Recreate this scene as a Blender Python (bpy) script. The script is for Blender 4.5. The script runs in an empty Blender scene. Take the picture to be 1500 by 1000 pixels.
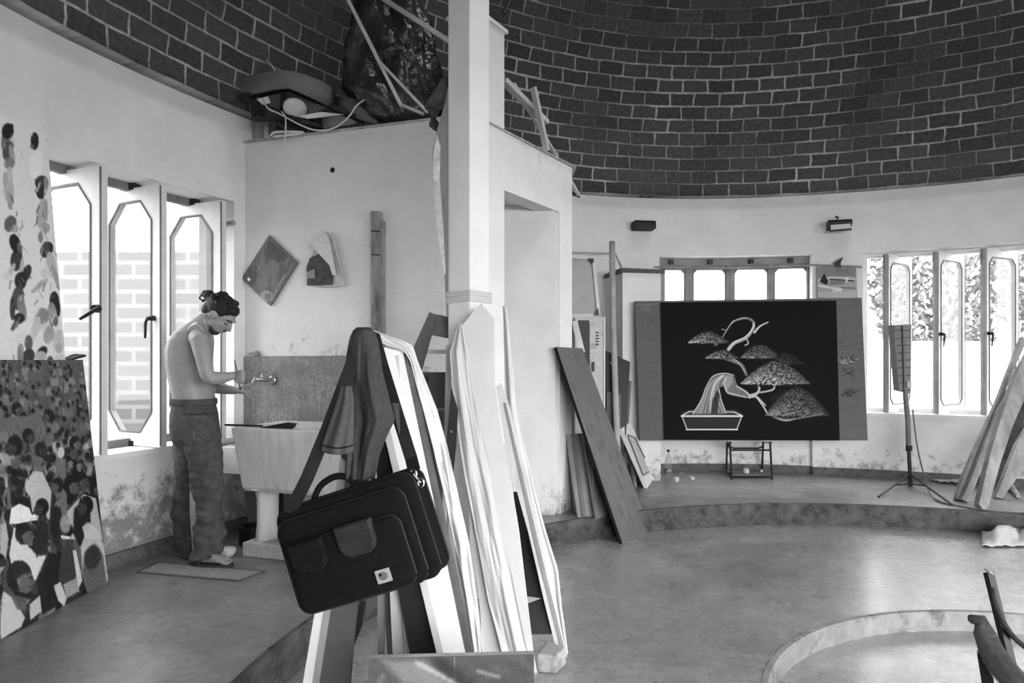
import bpy, bmesh, math, random
import numpy as np
from mathutils import Vector, Matrix, noise as mnoise
random.seed(7); np.random.seed(7)
sc = bpy.context.scene
COL = sc.collection
V = Vector
PI = math.pi

# ---------------------------------------------------------------- camera
HOR = 527.0; FPX = 1000.0; CZ = 1.25
cam_d = bpy.data.cameras.new('camera'); cam = bpy.data.objects.new('camera', cam_d); COL.objects.link(cam)
cam.location = (0, 0, CZ); cam.rotation_euler = (PI/2, 0, 0)
cam_d.sensor_width = 36; cam_d.lens = 24; cam_d.shift_y = (HOR-500)/1500; cam_d.clip_start = .02
sc.camera = cam

# ---------------------------------------------------------------- world and exposure
sc.view_settings.view_transform = 'Standard'; sc.view_settings.look = 'None'
sc.view_settings.gamma = 1; sc.view_settings.use_curve_mapping = False
sc.view_settings.exposure = 1.68
wd = bpy.data.worlds.new('sky'); sc.world = wd; wd.use_nodes = True
wn = wd.node_tree.nodes; wn['Background'].inputs[0].default_value = (.98, .98, .98, 1)
SKY = 2.6
# brighter sky on the sun's side (right, behind the viewer)
SUNDIR = V((.62, -.72, .32)).normalized()
_g = wn.new('ShaderNodeTexCoord'); _d = wn.new('ShaderNodeVectorMath'); _d.operation = 'DOT_PRODUCT'; _d.inputs[1].default_value = SUNDIR
_m = wn.new('ShaderNodeMapRange'); _m.inputs[1].default_value = 0; _m.inputs[2].default_value = 1; _m.inputs[3].default_value = SKY; _m.inputs[4].default_value = SKY*1.7; _m.interpolation_type = 'SMOOTHSTEP'
wd.node_tree.links.new(_g.outputs['Generated'], _d.inputs[0]); wd.node_tree.links.new(_d.outputs['Value'], _m.inputs[0]); wd.node_tree.links.new(_m.outputs[0], wn['Background'].inputs[1])
sc.cycles.max_bounces = 8; sc.cycles.diffuse_bounces = 5; sc.cycles.transparent_max_bounces = 12
sc.cycles.sample_clamp_indirect = 6; sc.cycles.caustics_reflective = False; sc.cycles.caustics_refractive = False
sc.cycles.use_denoising = True
def area(name, loc, direction, sx, sy, power, portal=False):
    l = bpy.data.lights.new(name, 'AREA'); l.shape = 'RECTANGLE'; l.size = sx; l.size_y = sy; l.energy = power
    if portal: l.cycles.is_portal = True
    o = bpy.data.objects.new(name, l); COL.objects.link(o); o.location = loc
    o.rotation_euler = V(direction).to_track_quat('-Z', 'Y').to_euler(); return o

# ---------------------------------------------------------------- helpers
def P(px, py, Y): return V(((px-750)/FPX*Y, Y, CZ-(py-HOR)/FPX*Y))
def PZ(px, py, z):
    Y = (CZ-z)*FPX/(py-HOR); return V(((px-750)/FPX*Y, Y, z))
def proj(p): return (750+FPX*p[0]/p[1], HOR-FPX*(p[2]-CZ)/p[1])
LOW = -.174; PIT = -.28
def lin(s): return s/12.92 if s <= .04045 else ((s+.055)/1.055)**2.4

MATS = {}
def mat(name, g, rough=.8, var=.0, scale=6, bump=0, bscale=40, spec=.3, metal=0, spots=0, spotscale=3, spotdark=.5, stretch=None):
    """grey material, g = sRGB-like value 0..1; var = noise variation; spots = dirt amount"""
    if name in MATS: return MATS[name]
    m = bpy.data.materials.new(name); m.use_nodes = True; nt = m.node_tree; N = nt.nodes; L = nt.links
    b = N['Principled BSDF']; c = lin(g)
    b.inputs['Base Color'].default_value = (c, c, c, 1); b.inputs['Roughness'].default_value = rough
    b.inputs['Specular IOR Level'].default_value = spec; b.inputs['Metallic'].default_value = metal
    tc = N.new('ShaderNodeTexCoord'); src = tc.outputs['Object']
    if stretch:
        mp = N.new('ShaderNodeMapping'); mp.inputs['Scale'].default_value = stretch; L.new(src, mp.inputs[0]); src = mp.outputs[0]
    if var or spots:
        n = N.new('ShaderNodeTexNoise'); n.inputs['Scale'].default_value = scale; n.inputs['Detail'].default_value = 6
        n.inputs['Roughness'].default_value = .65; L.new(src, n.inputs['Vector'])
        mr = N.new('ShaderNodeMapRange'); mr.inputs[1].default_value = .3; mr.inputs[2].default_value = .7
        mr.inputs[3].default_value = lin(max(0, g-var)); mr.inputs[4].default_value = lin(min(1, g+var)); L.new(n.outputs[0], mr.inputs[0])
        out = mr.outputs[0]
        if spots:
            n2 = N.new('ShaderNodeTexNoise'); n2.inputs['Scale'].default_value = spotscale; n2.inputs['Detail'].default_value = 9
            n2.inputs['Roughness'].default_value = .75; L.new(src, n2.inputs['Vector'])
            r2 = N.new('ShaderNodeMapRange'); r2.inputs[1].default_value = .62-.25*spots; r2.inputs[2].default_value = .72-.2*spots
            r2.inputs[3].default_value = 1; r2.inputs[4].default_value = spotdark; L.new(n2.outputs[0], r2.inputs[0])
            mu = N.new('ShaderNodeMath'); mu.operation = 'MULTIPLY'; L.new(out, mu.inputs[0]); L.new(r2.outputs[0], mu.inputs[1]); out = mu.outputs[0]
        cb = N.new('ShaderNodeCombineColor')
        for i in range(3): L.new(out, cb.inputs[i])
        L.new(cb.outputs[0], b.inputs['Base Color'])
    if bump:
        n3 = N.new('ShaderNodeTexNoise'); n3.inputs['Scale'].default_value = bscale; n3.inputs['Detail'].default_value = 5; L.new(src, n3.inputs['Vector'])
        bp = N.new('ShaderNodeBump'); bp.inputs['Strength'].default_value = bump; bp.inputs['Distance'].default_value = .02
        L.new(n3.outputs[0], bp.inputs['Height']); L.new(bp.outputs[0], b.inputs['Normal'])
    MATS[name] = m; return m

def emis(name, v):
    m = bpy.data.materials.new(name); m.use_nodes = True; b = m.node_tree.nodes['Principled BSDF']
    b.inputs['Emission Color'].default_value = (1, 1, 1, 1); b.inputs['Emission Strength'].default_value = v; return m

def tag(o, label=None, cat=None, group=None, kind=None):
    if label: o['label'] = label
    if cat: o['category'] = cat
    if group: o['group'] = group
    if kind: o['kind'] = kind
    return o
def empty(name, loc, label=None, cat=None, group=None, kind=None, rz=0):
    o = bpy.data.objects.new(name, None); COL.objects.link(o); o.location = loc; o.rotation_euler = (0, 0, rz)
    o.empty_display_size = .05
    return tag(o, label, cat, group, kind)
def mk(name, verts, faces, m, parent=None, smooth=False, world=True):
    """verts are in world space unless world=False; a parent only translated/rotated by matrix"""
    me = bpy.data.meshes.new(name)
    vs = [V(v) for v in verts]
    if parent is None and world:
        lo = V((min(v.x for v in vs), min(v.y for v in vs), min(v.z for v in vs))); hi = V((max(v.x for v in vs), max(v.y for v in vs), max(v.z for v in vs)))
        org = V(((lo.x+hi.x)/2, (lo.y+hi.y)/2, lo.z))
        vs = [v-org for v in vs]
    elif parent is not None and world:
        inv = basis(parent).inverted(); vs = [inv@v for v in vs]; org = V()
    else: org = V()
    me.from_pydata([tuple(v) for v in vs], [], [tuple(f) for f in faces]); me.update()
    bm = bmesh.new(); bm.from_mesh(me); bmesh.ops.recalc_face_normals(bm, faces=bm.faces); bm.to_mesh(me); bm.free()
    if smooth: me.polygons.foreach_set('use_smooth', [True]*len(me.polygons))
    o = bpy.data.objects.new(name, me); COL.objects.link(o); o.location = org
    if m: me.materials.append(m)
    if parent is not None: o.parent = parent
    return o
def basis(o):
    m = Matrix.LocRotScale(o.location, o.rotation_euler, o.scale)
    return basis(o.parent)@m if o.parent else m
class MB:
    def __init__(s): s.v = []; s.f = []
    def add(s, vs, fs):
        n = len(s.v); s.v += [V(v) for v in vs]; s.f += [[i+n for i in f] for f in fs]; return s
    def box(s, c, d, M=None):
        c = V(c); h = [x/2 for x in d]; vs = []
        for z in (-1, 1):
            for y in (-1, 1):
                for x in (-1, 1):
                    p = V((x*h[0], y*h[1], z*h[2])); vs.append(c+(M@p if M else p))
        return s.add(vs, [(0, 1, 3, 2), (4, 6, 7, 5), (0, 4, 5, 1), (2, 3, 7, 6), (0, 2, 6, 4), (1, 5, 7, 3)])
    def bar(s, a, b, w, t, up=(0, 0, 1)):
        """box from a to b, w wide (across), t thick (along up-ish)"""
        a = V(a); b = V(b); d = (b-a).normalized(); u = V(up)
        x = d.cross(u)
        if x.length < 1e-4: x = d.cross(V((1, 0, 0)))
        x.normalize(); z = x.cross(d).normalized(); vs = []
        for p in (a, b):
            for i, j in ((-1, -1), (1, -1), (1, 1), (-1, 1)): vs.append(p+x*i*w/2+z*j*t/2)
        return s.add(vs, [(0, 3, 2, 1), (4, 5, 6, 7), (0, 1, 5, 4), (1, 2, 6, 5), (2, 3, 7, 6), (3, 0, 4, 7)])
    def prism(s, pts, off):
        """closed polygon of 3D points extruded by vector off"""
        n = len(pts); off = V(off); vs = [V(p) for p in pts]+[V(p)+off for p in pts]
        fs = [tuple(range(n)), tuple(range(2*n-1, n-1, -1))]
        for i in range(n): j = (i+1) % n; fs.append((i, i+n, j+n, j))
        return s.add(vs, fs)
    def tube(s, pts, r, n=8, flat=1.0, up=(0, 0, 1), caps=True):
        pts = [V(p) for p in pts]; rs = r if isinstance(r, (list, tuple)) else [r]*len(pts); base = len(s.v); up = V(up)
        for i, p in enumerate(pts):
            d = (pts[min(i+1, len(pts)-1)]-pts[max(i-1, 0)])
            d = d.normalized() if d.length > 1e-9 else V((0, 0, 1))
            x = d.cross(up)
            if x.length < 1e-3: x = d.cross(V((1, .3, 0)))
            x.normalize(); y = x.cross(d)
            for k in range(n): a = 2*PI*k/n; s.v.append(p+x*math.cos(a)*rs[i]+y*math.sin(a)*rs[i]*flat)
        for i in range(len(pts)-1):
            for k in range(n):
                a = base+i*n+k; b = base+i*n+(k+1) % n; s.f.append([a, b, b+n, a+n])
        if caps: s.f.append([base+k for k in range(n)][::-1]); s.f.append([base+(len(pts)-1)*n+k for k in range(n)])
        return s
    def lathe(s, c, prof, n=16, axis=None):
        c = V(c); M = axis.to_track_quat('Z', 'Y').to_matrix() if axis else None; base = len(s.v)
        for r, z in prof:
            for k in range(n):
                p = V((r*math.cos(2*PI*k/n), r*math.sin(2*PI*k/n), z)); s.v.append(c+(M@p if M else p))
        for i in range(len(prof)-1):
            for k in range(n):
                a = base+i*n+k; b = base+i*n+(k+1) % n; s.f.append([a, b, b+n, a+n])
        s.f.append([base+k for k in range(n)][::-1]); s.f.append([base+(len(prof)-1)*n+k for k in range(n)]); return s
    def loft(s, rings):
        """rings: list of lists of points, same count"""
        base = len(s.v); n = len(rings[0])
        for r in rings: s.v += [V(p) for p in r]
        for i in range(len(rings)-1):
            for k in range(n): a = base+i*n+k; b = base+i*n+(k+1) % n; s.f.append([a, b, b+n, a+n])
        s.f.append([base+k for k in range(n)][::-1]); s.f.append([base+(len(rings)-1)*n+k for k in range(n)]); return s
    def ell(s, c, r, M=None, nu=16, nv=10):
        c = V(c); base = len(s.v); rings = []
        for j in range(1, nv):
            t = PI*j/nv; ring = []
            for k in range(nu):
                a = 2*PI*k/nu; p = V((r[0]*math.sin(t)*math.cos(a), r[1]*math.sin(t)*math.sin(a), r[2]*math.cos(t)))
                ring.append(c+(M@p if M else p))
            rings.append(ring)
        return s.loft(rings)
    def build(s, name, m, parent=None, smooth=False, bevel=0, world=True):
        o = mk(name, s.v, s.f, m, parent, smooth, world)
        if bevel:
            b = o.modifiers.new('bevel', 'BEVEL'); b.width = bevel; b.segments = 2; b.limit_method = 'ANGLE'
        return o
def grid(name, fn, nu, nv, m, parent=None, smooth=True, thick=0):
    """fn(u,v)->point, u,v in 0..1"""
    vs = [fn(i/nu, j/nv) for j in range(nv+1) for i in range(nu+1)]
    fs = [(j*(nu+1)+i, j*(nu+1)+i+1, (j+1)*(nu+1)+i+1, (j+1)*(nu+1)+i) for j in range(nv) for i in range(nu)]
    o = mk(name, vs, fs, m, parent, smooth)
    if thick: s = o.modifiers.new('solid', 'SOLIDIFY'); s.thickness = thick; s.offset = 0
    return o
def bake(o):
    dg = bpy.context.evaluated_depsgraph_get(); me = bpy.data.meshes.new_from_object(o.evaluated_get(dg)); o.modifiers.clear(); o.data = me
def interp(y, tab):
    if y <= tab[0][0]: return tab[0][1:] if len(tab[0]) > 2 else tab[0][1]
    for a, b in zip(tab, tab[1:]):
        if y <= b[0]:
            t = (y-a[0])/(b[0]-a[0]); r = [p+(q-p)*t for p, q in zip(a[1:], b[1:])]; return r if len(r) > 1 else r[0]
    return tab[-1][1:] if len(tab[-1]) > 2 else tab[-1][1]
def poly_slab(name, pts, th, m, parent=None, away=True, bevel=0):
    """pts = 3D polygon (roughly planar); extruded along its normal, away from the viewer side"""
    pts = [V(p) for p in pts]; n = V()
    for i in range(len(pts)): n += (pts[i]-pts[0]).cross(pts[(i+1) % len(pts)]-pts[0])
    n.normalize()
    if n.dot(pts[0]-V((0, 0, CZ))) < 0: n = -n
    return MB().prism(pts, n*th).build(name, m, parent, bevel=bevel)
def ext(a, b, y):
    t = (y-a[1])/(b[1]-a[1]); return a[0]+(b[0]-a[0])*t
def lean_pts(TL, TR, BL, BR, Yt, Yb, zf=LOW, Yt2=None, Yb2=None):
    """four image lines continued down to the floor; returns 3D quad TL,TR,BR,BL"""
    Yt2 = Yt2 or Yt; Yb2 = Yb2 or Yb
    yl = HOR+(CZ-zf)*FPX/Yb; yr = HOR+(CZ-zf)*FPX/Yb2
    return [P(TL[0], TL[1], Yt), P(TR[0], TR[1], Yt2), P(ext(TR, BR, yr), yr, Yb2), P(ext(TL, BL, yl), yl, Yb)]

# ---------------------------------------------------------------- painted canvases (greys stored per vertex)
class Cv:
    def __init__(s, w, h, v): s.w = w; s.h = h; s.a = np.full((h, w), float(v)); s.yy, s.xx = np.mgrid[0:h, 0:w]; s.H = None
    def from_quad(s, q):   # q: image px of TL TR BR BL
        A = []; B = []; d = [(0, 0), (s.w-1, 0), (s.w-1, s.h-1), (0, s.h-1)]
        for (x, y), (u, v) in zip(q, d):
            A += [[x, y, 1, 0, 0, 0, -u*x, -u*y], [0, 0, 0, x, y, 1, -v*x, -v*y]]; B += [u, v]
        h = np.linalg.solve(np.array(A, float), np.array(B, float)); s.H = np.append(h, 1).reshape(3, 3); return s
    def t(s, p):
        if s.H is None: return p
        q = s.H@np.array([p[0], p[1], 1.0]); return (q[0]/q[2], q[1]/q[2])
    def sc(s, p, r):
        a = s.t(p); b = s.t((p[0]+r, p[1])); c = s.t((p[0], p[1]+r)); return math.hypot(b[0]-a[0], b[1]-a[1]), math.hypot(c[0]-a[0], c[1]-a[1])
    def put(s, d, v, al=1, soft=1.0):
        m = np.clip(.5-d/soft, 0, 1)*al; s.a += (v-s.a)*m
    def ell(s, x, y, rx, ry, v, al=1, rot=0, soft=1.4):
        n = 20; s.poly([(x+rx*math.cos(t)*math.cos(rot)-ry*math.sin(t)*math.sin(rot), y+rx*math.cos(t)*math.sin(rot)+ry*math.sin(t)*math.cos(rot)) for t in [2*PI*k/n for k in range(n)]], v, al, soft)
    def poly(s, pts, v, al=1, soft=1.2):
        p = np.array([s.t(q) for q in pts]); x0 = max(0, int(p[:, 0].min())-3); x1 = min(s.w, int(p[:, 0].max())+4); y0 = max(0, int(p[:, 1].min())-3); y1 = min(s.h, int(p[:, 1].max())+4)
        if x1 <= x0 or y1 <= y0: return
        X = s.xx[y0:y1, x0:x1]; Y = s.yy[y0:y1, x0:x1]; ins = np.zeros(X.shape, bool); dm = np.full(X.shape, 1e9); n = len(p)
        for i in range(n):
            ax, ay = p[i]; bx, by = p[(i+1) % n]
            c = (ay > Y) != (by > Y)
            with np.errstate(divide='ignore', invalid='ignore'): xi = (bx-ax)*(Y-ay)/(by-ay+1e-12)+ax
            ins ^= c & (X < xi)
            L2 = (bx-ax)**2+(by-ay)**2+1e-9; t = np.clip(((X-ax)*(bx-ax)+(Y-ay)*(by-ay))/L2, 0, 1); dm = np.minimum(dm, np.hypot(X-ax-t*(bx-ax), Y-ay-t*(by-ay)))
        d = np.where(ins, -dm, dm); m = np.clip(.5-d/soft, 0, 1)*al; sub = s.a[y0:y1, x0:x1]; sub += (v-sub)*m
    def line(s, pts, w, v, al=1, soft=1.0, w2=None):
        if len(pts) > 2: pts = [(p.x, p.y) for p in smooth_pts([(a[0], a[1], 0) for a in pts], 5)]
        w2 = w if w2 is None else w2; P_ = [s.t(q) for q in pts]; sx, sy = s.sc(pts[0], 1); k = (sx+sy)/2; n = len(P_)-1
        for i in range(n):
            ax, ay = P_[i]; bx, by = P_[i+1]; wa = (w+(w2-w)*i/n)*k/2; wb = (w+(w2-w)*(i+1)/n)*k/2; R = max(wa, wb)+2
            x0 = max(0, int(min(ax, bx)-R)); x1 = min(s.w, int(max(ax, bx)+R)+1); y0 = max(0, int(min(ay, by)-R)); y1 = min(s.h, int(max(ay, by)+R)+1)
            if x1 <= x0 or y1 <= y0: continue
            X = s.xx[y0:y1, x0:x1]; Y = s.yy[y0:y1, x0:x1]; L2 = (bx-ax)**2+(by-ay)**2+1e-9
            t = np.clip(((X-ax)*(bx-ax)+(Y-ay)*(by-ay))/L2, 0, 1); d = np.hypot(X-ax-t*(bx-ax), Y-ay-t*(by-ay))-(wa+(wb-wa)*t)
            m = np.clip(.5-d/soft, 0, 1)*al; sub = s.a[y0:y1, x0:x1]; sub += (v-sub)*m
    def brush(s, n, L, w, jit=.06, al=.6, seed=1, ang=None):
        r = random.Random(seed); H_ = s.H; s.H = None
        for _ in range(n):
            x = r.random()*s.w; y = r.random()*s.h; v = s.a[min(s.h-1, int(y)), min(s.w-1, int(x))]; a = r.uniform(0, PI) if ang is None else ang+r.uniform(-.4, .4); l = L*r.uniform(.4, 1.2)
            s.line([(x-l*math.cos(a)/2, y-l*math.sin(a)/2), (x+l*math.cos(a)/2, y+l*math.sin(a)/2)], w*r.uniform(.5, 1.3), max(.02, min(1, v+r.gauss(0, jit))), al, 1.5)
        s.H = H_
    def head(s, x, y, r, side=1, skin=.36, hair=.13, tall=1.25):
        s.ell(x-side*r*.12, y-r*.15, r, r*tall, hair, .95, 0, 2); s.poly([(x+side*r*.05, y-r*.35), (x+side*r*.75, y-r*.5), (x+side*r*.98, y-r*.05), (x+side*r*1.12, y+r*.2), (x+side*r*.9, y+r*.45), (x+side*r*.85, y+r*.85), (x+side*r*.45, y+r*1.15), (x-side*r*.15, y+r*.95), (x-side*r*.25, y+r*.2)], skin, .95, 2)
        s.ell(x-side*r*.15, y+r*.15, r*.16, r*.26, skin+.08, .8); s.line([(x+side*r*.55, y-r*.12), (x+side*r*.85, y-r*.1)], r*.16, hair, .7); s.line([(x+side*r*.6, y+r*.6), (x+side*r*.88, y+r*.58)], r*.12, skin*.6, .8)
        s.poly([(x+side*r*.2, y-r*.2), (x+side*r*.7, y-r*.3), (x+side*r*.6, y+r*.2)], skin+.1, .35, 3)
    def grain(s, amp, sm=0):
        n = np.random.randn(s.h, s.w)
        for _ in range(sm): n = (n+np.roll(n, 1, 0)+np.roll(n, 1, 1)+np.roll(n, -1, 0)+np.roll(n, -1, 1))/5*1.8
        s.a = np.clip(s.a+n*amp, 0, 1)
def paint_mat(rough=.6):
    k = 'paint%.2f' % rough
    if k in MATS: return MATS[k]
    m = bpy.data.materials.new(k); m.use_nodes = True; N = m.node_tree.nodes; a = N.new('ShaderNodeAttribute'); a.attribute_name = 'Col'
    b = N['Principled BSDF']; b.inputs['Roughness'].default_value = rough; b.inputs['Specular IOR Level'].default_value = .12
    m.node_tree.links.new(a.outputs['Color'], b.inputs['Base Color']); MATS[k] = m; return m
def painted(name, cv, q, parent=None, rough=.6, off=.0015, fn=None):
    """grid over quad q (TL,TR,BR,BL), coloured from cv"""
    w, h = cv.w, cv.h; q = [V(p) for p in q]
    n = (q[1]-q[0]).cross(q[3]-q[0]).normalized()
    if n.dot(q[0]-V((0, 0, CZ))) > 0: n = -n
    u = np.linspace(0, 1, w)[None, :, None]; v = np.linspace(0, 1, h)[:, None, None]; A = [np.array(p) for p in q]
    G = (A[0]*(1-u)+A[1]*u)*(1-v)+(A[3]*(1-u)+A[2]*u)*v+np.array(n)*off
    if fn is not None: G = G+fn(u[..., 0]+0*v[..., 0], v[..., 0]+0*u[..., 0])[..., None]*np.array(n)
    G = G.reshape(-1, 3)
    M = np.array((basis(parent) if parent else Matrix()).inverted()); org = G.mean(0) if parent is None else np.zeros(3)
    G = G@M[:3, :3].T+M[:3, 3]-org
    me = bpy.data.meshes.new(name); nf = (w-1)*(h-1); me.vertices.add(w*h); me.vertices.foreach_set('co', G.ravel().astype(np.float32))
    i = np.arange(h-1)[:, None]*w+np.arange(w-1)[None, :]; F = np.stack([i, i+w, i+w+1, i+1], -1).reshape(-1)
    me.loops.add(nf*4); me.loops.foreach_set('vertex_index', F.astype(np.int32)); me.polygons.add(nf)
    me.polygons.foreach_set('loop_start', (np.arange(nf)*4).astype(np.int32)); me.update(calc_edges=True); me.validate()
    s = np.clip(cv.a, 0, 1).ravel(); l = np.where(s <= .04045, s/12.92, ((s+.055)/1.055)**2.4); c = np.ones((w*h, 4), np.float32); c[:, :3] = l[:, None]
    at = me.color_attributes.new('Col', 'FLOAT_COLOR', 'POINT'); at.data.foreach_set('color', c.ravel())
    o = bpy.data.objects.new(name, me); COL.objects.link(o); o.location = org; me.materials.append(paint_mat(rough))
    if parent: o.parent = parent
    return o
def planar(q):
    q = [V(p) for p in q]; n = (q[0]-q[3]).cross(q[2]-q[3]); c = V((0, 0, CZ)); d = q[1]-c; q[1] = c+d*((q[3]-c).dot(n)/d.dot(n)); return q
def smooth_pts(pts, k=5):
    pts = [V(p) for p in pts]; out = []
    for i in range(len(pts)-1):
        a, b, c, d = pts[max(0, i-1)], pts[i], pts[i+1], pts[min(len(pts)-1, i+2)]
        for j in range(k):
            t = j/k; out.append(.5*((2*b)+(c-a)*t+(2*a-5*b+4*c-d)*t*t+(3*b-a-3*c+d)*t**3))
    return out+[pts[-1]]
def slab_q(q, th, name, m, parent=None): return poly_slab(name, q, th, m, parent)
# ================================================================ materials
M_plaster = mat('plaster', .86, .85, .02, 3, .25, 25, .2)
def wallpaint(name, g, lo, seed=0, dirt=.22, band=0):
    """painted wall with dirt near the floor and fine brick relief"""
    m = bpy.data.materials.new(name); m.use_nodes = True; nt = m.node_tree; N = nt.nodes; L = nt.links; b = N['Principled BSDF']
    b.inputs['Roughness'].default_value = .8; b.inputs['Specular IOR Level'].default_value = .2
    tc = N.new('ShaderNodeNewGeometry'); n = N.new('ShaderNodeTexNoise'); n.inputs['Scale'].default_value = 2.2; n.inputs['Detail'].default_value = 8; n.inputs['Roughness'].default_value = .7
    L.new(tc.outputs['Position'], n.inputs['Vector'])
    n2 = N.new('ShaderNodeTexNoise'); n2.inputs['Scale'].default_value = 9; n2.inputs['Detail'].default_value = 8; n2.inputs['Roughness'].default_value = .75; L.new(tc.outputs['Position'], n2.inputs['Vector'])
    sx = N.new('ShaderNodeSeparateXYZ'); L.new(tc.outputs['Position'], sx.inputs[0])
    mz = N.new('ShaderNodeMapRange'); mz.inputs[1].default_value = .0; mz.inputs[2].default_value = lo; mz.inputs[3].default_value = dirt; mz.inputs[4].default_value = -.12; L.new(sx.outputs[2], mz.inputs[0])
    zoff = mz.outputs[0]
    if band:   # smeared stains just above the splashback
        b1 = N.new('ShaderNodeMapRange'); b1.inputs[1].default_value = 1.15; b1.inputs[2].default_value = 1.7; b1.inputs[3].default_value = band; b1.inputs[4].default_value = 0; L.new(sx.outputs[2], b1.inputs[0])
        mx_ = N.new('ShaderNodeMath'); mx_.operation = 'ADD'; L.new(mz.outputs[0], mx_.inputs[0]); L.new(b1.outputs[0], mx_.inputs[1]); zoff = mx_.outputs[0]
    ad = N.new('ShaderNodeMath'); ad.operation = 'ADD'; L.new(n2.outputs[0], ad.inputs[0]); L.new(zoff, ad.inputs[1])
    st = N.new('ShaderNodeMapRange'); st.inputs[1].default_value = .62; st.inputs[2].default_value = .78; st.inputs[3].default_value = 1; st.inputs[4].default_value = .35; L.new(ad.outputs[0], st.inputs[0])
    mr = N.new('ShaderNodeMapRange'); mr.inputs[1].default_value = .3; mr.inputs[2].default_value = .7; mr.inputs[3].default_value = lin(g-.04); mr.inputs[4].default_value = lin(g+.03); L.new(n.outputs[0], mr.inputs[0])
    mu = N.new('ShaderNodeMath'); mu.operation = 'MULTIPLY'; L.new(mr.outputs[0], mu.inputs[0]); L.new(st.outputs[0], mu.inputs[1])
    cb = N.new('ShaderNodeCombineColor')
    for i in range(3): L.new(mu.outputs[0], cb.inputs[i])
    L.new(cb.outputs[0], b.inputs['Base Color'])
    # brick courses show faintly through the paint
    xy = N.new('ShaderNodeMath'); xy.operation = 'ADD'; L.new(sx.outputs[0], xy.inputs[0]); L.new(sx.outputs[1], xy.inputs[1])
    cv = N.new('ShaderNodeCombineXYZ'); L.new(xy.outputs[0], cv.inputs[0]); L.new(sx.outputs[2], cv.inputs[1])
    br = N.new('ShaderNodeTexBrick'); br.inputs['Scale'].default_value = 1; br.inputs['Brick Width'].default_value = .26; br.inputs['Row Height'].default_value = .085; br.inputs['Mortar Size'].default_value = .006; br.inputs['Mortar Smooth'].default_value = 1
    br.inputs['Color1'].default_value = (1, 1, 1, 1); br.inputs['Color2'].default_value = (1, 1, 1, 1); br.inputs['Mortar'].default_value = (0, 0, 0, 1)
    L.new(cv.outputs[0], br.inputs['Vector'])
    m2 = N.new('ShaderNodeMath'); m2.operation = 'MULTIPLY_ADD'; m2.inputs[1].default_value = .22; L.new(br.outputs[0], m2.inputs[0]); L.new(n2.outputs[0], m2.inputs[2])
    bp = N.new('ShaderNodeBump'); bp.inputs['Strength'].default_value = .22; bp.inputs['Distance'].default_value = .012; L.new(m2.outputs[0], bp.inputs['Height']); L.new(bp.outputs[0], b.inputs['Normal'])
    MATS[name] = m; return m
M_wall = wallpaint('wall_paint', .84, .6)
M_wallA = wallpaint('wall_paint_stained', .82, .6, dirt=.2, band=.27)
M_walld = wallpaint('wall_paint_peeling', .84, .95, dirt=.37)
M_whiteb = wallpaint('wall_paint_white', .89, .35)
M_colg = wallpaint('column_paint', .87, .02)
M_base = mat('baseboard_cement', .34, .8, .08, 12, .3)
M_wood = mat('wood', .50, .6, .08, 5, .15, 30, stretch=(1, 1, .15))
M_darkwood = mat('dark_wood', .33, .6, .07, 6, .2, 30, stretch=(1, 1, .2))
M_lightwood = mat('light_wood', .74, .7, .07, 8, .15, 40, stretch=(1, 1, .2))
M_frame = mat('window_frame_paint', .80, .55, .03, 8)
M_frame_d = mat('window_frame_edge', .36, .6, .05, 8)
M_black = mat('black_metal', .10, .45, .02)
M_steel = mat('steel', .62, .3, .03, metal=.8)
M_cloth = mat('white_cloth', .75, .9, .02, 4, .15, 60)
M_canvas = mat('white_canvas', .77, .8, .015, 4, .1, 120)
M_conc = mat('concrete', .70, .8, .06, 9, .3, 40, spots=.6, spotscale=5)
M_bagm = mat('bag_fabric', .085, .95, .02, 90, .3, 400, .1)
M_bag2 = mat('bag_trim', .12, .6, .03, 60, .1, 300)
M_shirt = mat('shirt_fabric', .25, 1, .03, 80, .2, 300, .1)

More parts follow.
